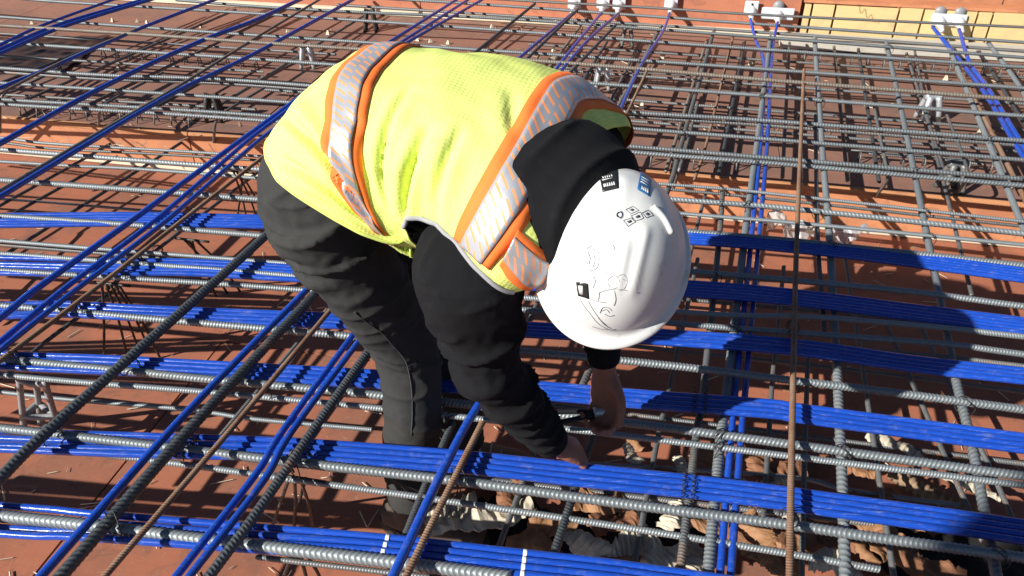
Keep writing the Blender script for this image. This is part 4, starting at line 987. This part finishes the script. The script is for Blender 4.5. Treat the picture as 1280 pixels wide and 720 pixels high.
def whiskers(u, v, spots, label):
    """wire high chair: thin legs dropping from a bar to the deck"""
    p = at(u, v, ZT-.02); e = empty('wire_chair', tuple(p)); tag(e, label, 'bar support', 'wire chairs under the near mat')
    for k, (du, dv) in enumerate(spots):
        q = at(u+du, v+dv, ZD+.001); t0 = p+np.array(((k-len(spots)/2)*.012, 0, 0))
        sub('leg', tube_mesh('leg', [t0, t0*.5+q*.5+np.array((.004, .004, .01)), q], .0042, 6, 5), M['wire'], e)
    sub('top_wire', tube_mesh('top_wire', [p-U*.06, p+U*.06], .0045, 6, 3), M['wire'], e)
whiskers(375, 598, [(-38, 70), (-8, 72), (18, 74), (-4, 40)], 'wire legs under the wire wrapped dark bar')
whiskers(378, 690, [(-40, 74), (10, 78), (34, 70)], 'wire legs under the front band at the bottom edge')
whiskers(140, 355, [(-10, 92), (18, 86), (34, 84), (46, 80), (60, 92)], 'bundle of wire legs below the rusty bar at left')
whiskers(240, 300, [(44, 66), (30, 70), (12, 60), (60, 64)], 'bundle of wire legs below the double cable at left')
whiskers(492, 440, [(-15, 55), (0, 60), (-6, 30)], 'wire legs beside the worker\'s knee')
whiskers(300, 215, [(10, 66), (22, 60), (34, 66), (-4, 60)], 'bundle of wire legs left of the worker\'s hip')

# ------------------------------------------------------------------ tie wires at the crossings
def tie(u, v, z, r, seed, label, du=0):
    rnd = random.Random(seed); p = at(u, v, z); pts = []
    a1 = norm(np.array((rnd.uniform(.5, 1), rnd.uniform(.4, 1), 0))); 
    for k in range(22):
        a = k/21*2*math.pi*1.6+rnd.uniform(-.2, .2); pts.append(p+a1*math.cos(a)*r*1.2+ZZ*math.sin(a)*r+np.cross(a1, ZZ)*((k/21-.5)*r*.9))
    tail = pts[-1]; pts += [tail+np.array((rnd.uniform(-.01, .02), rnd.uniform(-.02, .02), rnd.uniform(.005, .03))), tail+np.array((rnd.uniform(-.02, .04), rnd.uniform(-.03, .03), rnd.uniform(-.01, .05)))]
    return tag(obj('tie_wire', tube_mesh('tie_wire', pts, .0013, 5, 2), M['wire']), label, 'tie wire', 'tie wires')
tl = 'thin dark tie wire twisted round a bar crossing'
def cross2(A, B):
    out = []
    for i in range(len(A)-1):
        p, r = A[i, :2], A[i+1, :2]-A[i, :2]
        q = B[:-1, :2]; w = B[1:, :2]-q; den = r[0]*w[:, 1]-r[1]*w[:, 0]; den[np.abs(den) < 1e-9] = 1e-9
        t1 = ((q-p)[:, 0]*w[:, 1]-(q-p)[:, 1]*w[:, 0])/den; t2 = ((q-p)[:, 0]*r[1]-(q-p)[:, 1]*r[0])/den
        for k in np.where((t1 >= 0) & (t1 < 1) & (t2 >= 0) & (t2 < 1))[0]: out.append((A[i]+(A[i+1]-A[i])*t1[k], B[k]+(B[k+1]-B[k])*t2[k]))
    return out
SHORT = {0: 'thick dark bar at lower left', 1: 'thin brown bar at lower left', 2: 'wire wrapped dark bar', 3: 'thick dark bar ending at the hip', 4: 'rusty bar at far left', 5: 'brown bar at upper left', 6: 'short brown corner bar', 7: 'dark bar behind the vest top', 8: 'dark bar by the leftmost anchor', 9: 'dark bar behind the far shoulder', 10: 'grey bar beside the head', 11: 'rusty bar behind the hood', 13: 'grey bar emerging behind the helmet', 15: 'thick grey bar by the blue pair', 16: 'thinner bar left of the blue pair', 17: 'long upright rusty bar', 18: 'thick grey bar right of the rusty one', 19: 'thin bar squeezed beside the rusty one', 20: 'grey bar at the shadow edge', 22: 'grey bar by the right cables', 23: 'rusty bar by the right cables', 24: 'grey bar at extreme upper right', 25: 'brown bar by the shin', 26: 'twisted bar at the foot', 27: 'short bar between the hands', 28: 'thin bar between sleeve and helmet'}
ORDN = ['first', 'second', 'third', 'fourth', 'fifth', 'sixth', 'seventh', 'eighth', 'ninth', 'tenth', 'eleventh', 'twelfth', 'thirteenth', 'fourteenth', 'fifteenth', 'sixteenth', 'seventeenth', 'eighteenth', 'nineteenth', 'twentieth']
XS = []
for PA, la, da, ga in BARS:
    if ga != GT or la not in ('T', 'L'): continue
    for bi, (PB, lb, db, gb) in enumerate(BARS):
        if bi-len(TB) not in SHORT: continue
        if gb != GL or lb not in ('U', 'L', 'UU') or lb == la: continue
        for x, y in cross2(PA, PB):
            pr = proj((x+y)/2)
            if 0 < pr[0] < 1280 and 0 < pr[1] < 720: XS.append((x, y, da, db, SHORT[bi-len(TB)]))
rt_ = random.Random(3); rt_.shuffle(XS)
XS = sorted(XS[:64], key=lambda q: (q[4], q[0][1])); CNT = {}
for i, (x, y, da, db, sh_) in enumerate(XS):
    CNT[sh_] = CNT.get(sh_, 0)+1; n_all = sum(1 for q in XS if q[4] == sh_)
    tl = ('only tie wire on the '+sh_) if n_all == 1 else 'tie wire on the %s, %s from the front' % (sh_, ORDN[CNT[sh_]-1])
    c = (x+y)/2; rr_ = (da+db)*.54; ang_ = rt_.choice((.75, 2.3)); a1 = np.array((math.cos(ang_), math.sin(ang_), 0)); n1 = np.array((-math.sin(ang_), math.cos(ang_), 0)); pts = []
    for k in range(20):
        a_ = k/19*2*math.pi*1.5-.6; pts.append(c+a1*math.cos(a_)*rr_*1.0+ZZ*math.sin(a_)*rr_*1.05+n1*((k/19-.5)*rr_*.8))
    e_ = pts[-1]
    for k in range(6): pts.append(e_+np.array((rt_.uniform(-.004, .004)+.003*k*math.cos(ang_), rt_.uniform(-.004, .004), .004*k*rt_.uniform(.2, 1))))
    tag(obj('tie_wire', tube_mesh('tie_wire', pts, .0014, 5, 2), M['wire']), tl, 'tie wire', 'tie wires')
# wire lashings round the near band where it meets the thin bars, right of the hands
for i, (u, v, dv) in enumerate(((857, 586, 40), (869, 588, 40), (871, 480, 40), (884, 481, 42))):
    pts = []
    for k in range(26):
        f = k/25; q = at(u+3*math.sin(k*1.9)-f*4, v+dv*f, ZT+.009+.003*math.sin(k*2.7)); pts.append(q)
    tag(obj('lashing_wire', tube_mesh('lashing_wire', pts, .0011, 5, 2), M['wire']), ['left wire lashing over the second blue band', 'right wire lashing over the second blue band', 'left wire lashing over the third blue band', 'right wire lashing over the third blue band'][i], 'tie wire', 'wire lashings')
# white tape marks on the front band
for (u, v), lab in (((481, 686), 'white tape mark on the front blue band, left one'), ((655, 705), 'white tape mark on the front blue band, right one')):
    e = empty('tape_mark', tuple(at(u, v, ZT))); tag(e, lab, 'tape', 'white tape marks')
    c = at(u, v, ZT-.003); tdir = norm(at(u+30, v+3.2, ZT-.003)-c); nd = np.array((-tdir[1], tdir[0], 0))
    for k in range(4):
        q = c+nd*(k-1.5)*.0163; sub('tape_ring', tube_mesh('tape_ring', [q-tdir*.004+nd*0, q+tdir*.004], .0088, 10, 2), M['tape'], e)

# ------------------------------------------------------------------ small white spacers on the raised deck
me = None
for i, (u, v) in enumerate(sorted([(141,27),(171,28),(184,29),(251,34),(148,88),(360,40),(410,43),(522,51),(538,53),(560,55),(324,100),(692,64),(827,73),(802,136),(938,81),(615,35),(1181,102),(1223,170),(40,30),(470,34)])):
    if me is None:
        V = [(-.014, -.010, 0), (.014, -.010, 0), (.012, .012, 0), (-.012, .012, 0), (-.004, -.002, .034), (.005, -.001, .032), (.004, .006, .03), (-.004, .006, .03)]
        me = mesh_np('wood_wedge', V, [(0, 1, 5, 4), (1, 2, 6, 5), (2, 3, 7, 6), (3, 0, 4, 7), (4, 5, 6, 7), (3, 2, 1, 0)], smooth=False); me.materials.append(M['palewood'])
    o = bpy.data.objects.new('wood_wedge', me); COL.objects.link(o); o.location = tuple(at(u, v, ZF+.002)); o.rotation_euler = (0, 0, random.uniform(-.7, .7))
    o.scale = (.85, .85, random.uniform(.55, .8)) if u < 700 else (1.0, 1.0, 1.1)
    tag(o, 'small pale wood wedge on the raised deck, %s from the left' % ORDN[i], 'wedge', 'pale wedges on the raised deck')

# ------------------------------------------------------------------ dropped rubbish below the mat
def crumple(name, p, L, Wd, ang, m, label, seed, lift=.02, rib=0, curl=.6, group='debris under the bars', cat='debris', n=(26, 12)):
    rnd = random.Random(seed); R, S = n; P = np.zeros((R, S, 3)); ca, sa = math.cos(ang), math.sin(ang)
    for i in range(R):
        for j in range(S):
            f = i/(R-1); g = j/(S-1)*2-1; taper = (math.sin(math.pi*(f*.86+.07)))**.55
            x = (f-.5)*L; y = g*Wd/2*(.25+.75*taper)*(1+.35*noise.noise(Vector((f*14, seed*2.3+(g > 0)*5, 0))))+.22*Wd*math.sin(f*5+seed)+.12*Wd*noise.noise(Vector((f*22, g*2, seed)))
            z = lift+curl*Wd*.25*(1-g*g)+noise.noise(Vector((x*18+seed, y*18, 1.7)))*lift*1.3+noise.noise(Vector((x*45+seed, y*45, 4.2)))*lift*.4
            if rib: z += .0035*math.sin(f*rib*2*math.pi)*(1-g*g)
            P[i, j] = (x*ca-y*sa+p[0], x*sa+y*ca+p[1], max(.002, z)+p[2])
    UV = np.stack(np.meshgrid(np.linspace(0, 1, S), np.linspace(0, 1, R)), -1)
    me_ = solid_grid(name, P, UV, .0012)
    if m in ('leaf', 'leaf2', 'husk'): me_.polygons.foreach_set('use_smooth', np.zeros(len(me_.polygons), bool))
    return tag(obj(name, me_, M[m]), label, cat, group)
D = [ # u, v, length, width, angle, material, label
 (600,652,.20,.055,.35,'husk','long cream fibre husk lying below the bars by the shin'),
 (560,640,.11,.05,.2,'husk','short cream husk beside the boot'),
 (690,662,.09,.05,-.5,'leaf','brown torn leaf end next to the long cream husk'),
 (735,690,.13,.045,-.9,'husk','ribbed husk curling down between the front bars'),
 (795,690,.09,.06,.1,'husk','pale folded husk left of the thin tied bar'),
 (825,708,.10,.05,.7,'husk','grey cream husk at the bottom by the thin tied bar'),
 (745,632,.10,.06,.3,'leaf','reddish leaf under the second blue band'),
 (880,655,.09,.06,.4,'leaf','orange brown leaf between the tied bars'),
 (865,700,.07,.04,1.2,'husk','small pale scrap behind the tied bars'),
 (945,668,.08,.05,1.4,'leaf','curled leaf right of the blue pair, lower one'),
 (955,706,.08,.05,-1.1,'leaf','curled leaf at the bottom right of the blue pair'),
 (1018,680,.14,.06,.05,'leaf2','broad brown leaf right of the long rusty bar'),
 (1072,688,.09,.03,-.9,'leaf','narrow orange leaf beside the thick grey bar'),
 (1145,706,.15,.06,-.5,'leaf2','long reddish leaf in the lower right corner'),
 (1090,664,.08,.03,-.4,'leaf','thin leaf sliver in front of the second blue band'),
 (1010,590,.16,.05,-.1,'leaf2','ribbed brown leaf behind the long rusty bar'),
 (950,585,.09,.06,.9,'leaf2','brown leaf right of the blue pair, upper one'),
 (965,606,.05,.04,.4,'husk','bright cream scrap beside the blue pair'),
 (882,575,.06,.05,1.2,'leaf','tan leaf between the tied bars, upper one'),
 (790,575,.06,.03,-1.0,'husk','slim pale scrap behind the near hand'),
 (792,560,.05,.025,-.9,'leaf','small orange scrap behind the near hand'),
 (850,590,.05,.03,1.3,'husk','bent pale scrap left of the tied bars'),
 (1120,565,.12,.04,-.8,'husk','grey cream husk behind the ribbed hose'),
 (1205,612,.12,.03,-.5,'husk','long pale husk right of the ribbed hose'),
 (1060,590,.09,.035,-.3,'leaf','small leaf under the third crossbar at right'),
 (1180,580,.07,.03,-.3,'leaf2','short brown scrap near the right grey bar'),
 (560,560,.08,.04,.5,'husk','pale scrap behind the worker\'s shin'),
 (985,486,.05,.03,.6,'leaf','tan scrap left of the long rusty bar in shadow'),
 (684,508,.05,.03,.2,'husk','small cream scrap beside the near sleeve'),
 (640,625,.08,.05,.9,'leaf2','brown leaf curled below the near sleeve'),
 (668,690,.10,.05,-.2,'leaf','tan leaf lying left of the ribbed husk'),
 (765,660,.09,.05,.6,'leaf2','dark brown leaf between the front bars, centre'),
 (770,705,.08,.05,-.4,'leaf','tan leaf touching the front blue band'),
 (840,650,.08,.045,1.0,'husk','cream strip left of the orange brown leaf'),
 (905,690,.08,.05,.2,'leaf2','brown leaf behind the blue pair'),
 (990,700,.08,.05,.8,'leaf','tan leaf left of the long rusty bar\'s foot'),
 (1040,712,.09,.05,-.2,'husk','cream husk at the foot of the thick grey bar'),
 (1110,690,.08,.045,.7,'leaf','tan leaf right of the narrow orange leaf'),
 (1000,640,.08,.05,1.1,'husk','pale husk behind the second band beside the rusty bar'),
 (1090,630,.10,.05,.3,'leaf2','brown leaf left of the ribbed hose'),
 (1155,655,.09,.05,-.6,'leaf','tan leaf below the ribbed hose'),
 (830,600,.08,.045,-.4,'leaf2','brown leaf behind the second band, centre right'),
 (920,620,.07,.04,.2,'husk','cream scrap behind the blue pair'),
]
for i, (u, v, L, Wd, a, m, lab) in enumerate(D):
    zz = ZD+.10 if v > 560 else ZD+.004; L *= 1.35; Wd *= 1.35
    crumple('leaf' if 'leaf' in m else 'husk', at(u, v, zz), L, Wd, a, m, lab, i+1, .016, 9 if m == 'husk' else 0)
# black sheets added on the deck to imitate dense shade between the bars
for i, (u, v, L, Wd, a, lab) in enumerate([(680, 675, .46, .22, .1, 'black sheeting on the deck below the worker\'s shin'), (810, 640, .40, .20, -.1, 'black layer imitating bar shade on the deck in front of the hands'), (1185, 695, .45, .20, -.3, 'black layer imitating bar shade on the deck in the lower right corner')]):
    crumple('shade_sheet', at(u, v, ZD+.004), L, Wd, a, 'shade_black', lab, 70+i, .010, 0, .08, 'black layers imitating shade on the near deck', 'shade_sheet', (60, 34))
# ribbed hose
pts = [at(1115, 590, ZD+.03), at(1150, 612, ZD+.04), at(1190, 630, ZD+.04), at(1228, 650, ZD+.03)]
P = crom(pts, 30); L_ = arclen(P); s_i = np.linspace(0, L_[-1], 130); P = np.stack([np.interp(s_i, L_, P[:, k]) for k in range(3)], 1)
T_, N_, B_ = frames(P); a = np.linspace(0, 2*math.pi, 14, endpoint=False); rr = (.019+.0035*np.sign(np.sin(np.arange(130)*.62)))[:, None, None]
V = P[:, None]+rr*(np.cos(a)[None, :, None]*N_[:, None]+np.sin(a)[None, :, None]*B_[:, None]); V, Q = cap_fan(grid_quads(130, 14), 130, 14, V.reshape(-1, 3))
tag(obj('ribbed_hose', mesh_np('ribbed_hose', V, Q), M['suede']), 'dirty ribbed hose lying under the second blue band at right', 'hose')
# clear plastic film scraps by the sixth band
for i, (u, v, L, Wd, lab) in enumerate(((985, 300, .16, .10, 'crumpled clear plastic film behind the farthest band, left piece'), (1058, 306, .12, .07, 'crumpled clear plastic film behind the farthest band, right piece'))):
    crumple('plastic_film', at(u, v, .16), L, Wd, -.2, 'film', lab, 40+i, .05, 0, 1.0, 'plastic film scraps', 'plastic film', (40, 26))
# flat, slightly crumpled black patch on the raised deck
P = np.zeros((40, 40, 3)); c00, c10, c11, c01 = at(-60, 96, ZF), at(80, 92, ZF), at(140, 46, ZF), at(0, 50, ZF)
for i in range(40):
    for j in range(40):
        a, b = i/39, j/39; q = c00*(1-a)*(1-b)+c10*a*(1-b)+c11*a*b+c01*(1-a)*b
        P[i, j] = q+np.array((.03*noise.noise(Vector((a*5, b*5, 1))), .03*noise.noise(Vector((a*5, b*5, 8))), .012+.012*noise.noise(Vector((a*9, b*9, 3)))))
tag(obj('dark_patch', solid_grid('dark_patch', P, np.zeros((40, 40, 2)), .001), M['black']), 'flat black patch on the raised deck at the upper left', 'plastic sheet')
# pliers in the far hand
pp_ = at(742, 516, .375); pl = empty('pliers', tuple(pp_)); tag(pl, 'tie wire pliers held in the worker\'s far hand', 'pliers')
hx = norm(np.array((-1., -.12, -.06)))
for sgn in (-1, 1):
    sub('handle', tube_mesh('handle', [pp_+np.array((.02, 0, .0)), pp_+hx*.04+np.array((0, sgn*.012, 0)), pp_+hx*.10+np.array((0, sgn*.018, 0)), pp_+hx*.15+np.array((0, sgn*.012, 0))], .006, 8, 6), M['black'], pl)
sub('jaw', tube_mesh('jaw', [pp_+np.array((.0, 0, 0)), pp_-hx*.03, pp_-hx*.055], [.012, .011, .005], 8, 4), M['galv'], pl)
# low steel of the bottom mat in the near bay
LOW = [('T', [(640,500),(960,540),(1280,580)], 'lowest crossbar on near deck behind the third band at right'),
       ('T', [(700,610),(960,640),(1280,690)][:2], 'lowest crossbar on near deck by the blue pair'),
       ('T', [(860,440),(1060,462),(1280,490)], 'lowest crossbar on near deck in the worker\'s shadow'),
       ('T', [(860,375),(1060,392),(1280,418)], 'lowest crossbar on near deck behind the fourth band'),
       ('L', [(805,640),(820,560),(840,470),(862,370)], 'low bar left of the tied bars in the worker\'s shadow'),
       ('L', [(960,560),(966,470),(975,380)], 'low bar right of the blue pair in the worker\'s shadow'),
       ('L', [(1105,640),(1090,540),(1075,440),(1062,360)], 'low bar right of the thick grey bar in shadow'),
       ('L', [(640,640),(670,560)], 'low bar behind the near hand'),
       ('L', [(120,480),(190,420),(262,360)], 'low bar under the thick dark bar at left'),
       ('L', [(330,480),(380,420),(420,375)], 'low bar behind the double cable by the knee'),
       ('L', [(860,330),(872,280),(880,250)], 'low bar between helmet and blue pair'),]
for k, p, lab in LOW: rebar('steel_mid', .0145, 'B' if k == 'T' else 'BL', p, lab, GT if k == 'T' else GL, .25, .25)

# ------------------------------------------------------------------ unseen post added off to the left to cast the lower right corner's shadow
ec = at(1150, 645, ZT); dd_ = np.array((SH.x, SH.y, 0)); nn_2 = np.array((-SH.y, SH.x, 0)); pc_ = ec-dd_*5.2-nn_2*.36; pc_[2] = 0
caster_e = empty('shadow_caster', (pc_[0], pc_[1], ZD)); tag(caster_e, 'unseen square post added beyond the left edge to cast the corner shadow', 'shadow_caster')
caster_shaft = box_mesh('caster_shaft', .62, .62, 4.6, .02, (0, 0, 2.31)); so = obj('caster_shaft', caster_shaft, M['plank'], caster_e); so.rotation_euler = (0, 0, math.atan2(SH.y, SH.x))
cl_ = box_mesh('caster_collar', .72, .72, .10, .01, (0, 0, .9)); co_ = obj('caster_collar', cl_, M['lumber'], caster_e); co_.rotation_euler = so.rotation_euler

# ------------------------------------------------------------------ wire offcuts, splinters and sawdust on the decks
rs = random.Random(5); Vs = []; Qs = []
def sliver(c, L, r, a, tilt):
    d = np.array((math.cos(a), math.sin(a), tilt)); n1 = np.array((-math.sin(a), math.cos(a), 0)); k = len(Vs)
    for t_ in (-.5, .5):
        for q in (n1*r, ZZ*r*1.4, -n1*r): Vs.append(c+d*L*t_+q)
    Qs.extend([(k, k+1, k+4, k+3), (k+1, k+2, k+5, k+4), (k+2, k, k+3, k+5)])
for k in range(520):
    if k < 280: c = at(rs.uniform(-30, 1310), rs.uniform(240, 760), ZD+.004)
    else: c = at(rs.uniform(-30, 1310), rs.uniform(30, 190), ZF+.005)
    if c[1] < S0[1]-3 or abs(c[0]) > 4: continue
    sliver(c, rs.uniform(.012, .07), rs.uniform(.0007, .0022), rs.uniform(0, 3.1), rs.uniform(-.03, .03))
o = obj('wood_splinters', mesh_np('wood_splinters', np.array(Vs), np.array(Qs), smooth=False), M['palewood']); tag(o, 'pale splinters and offcuts strewn over the deck', 'splinters', kind='stuff')
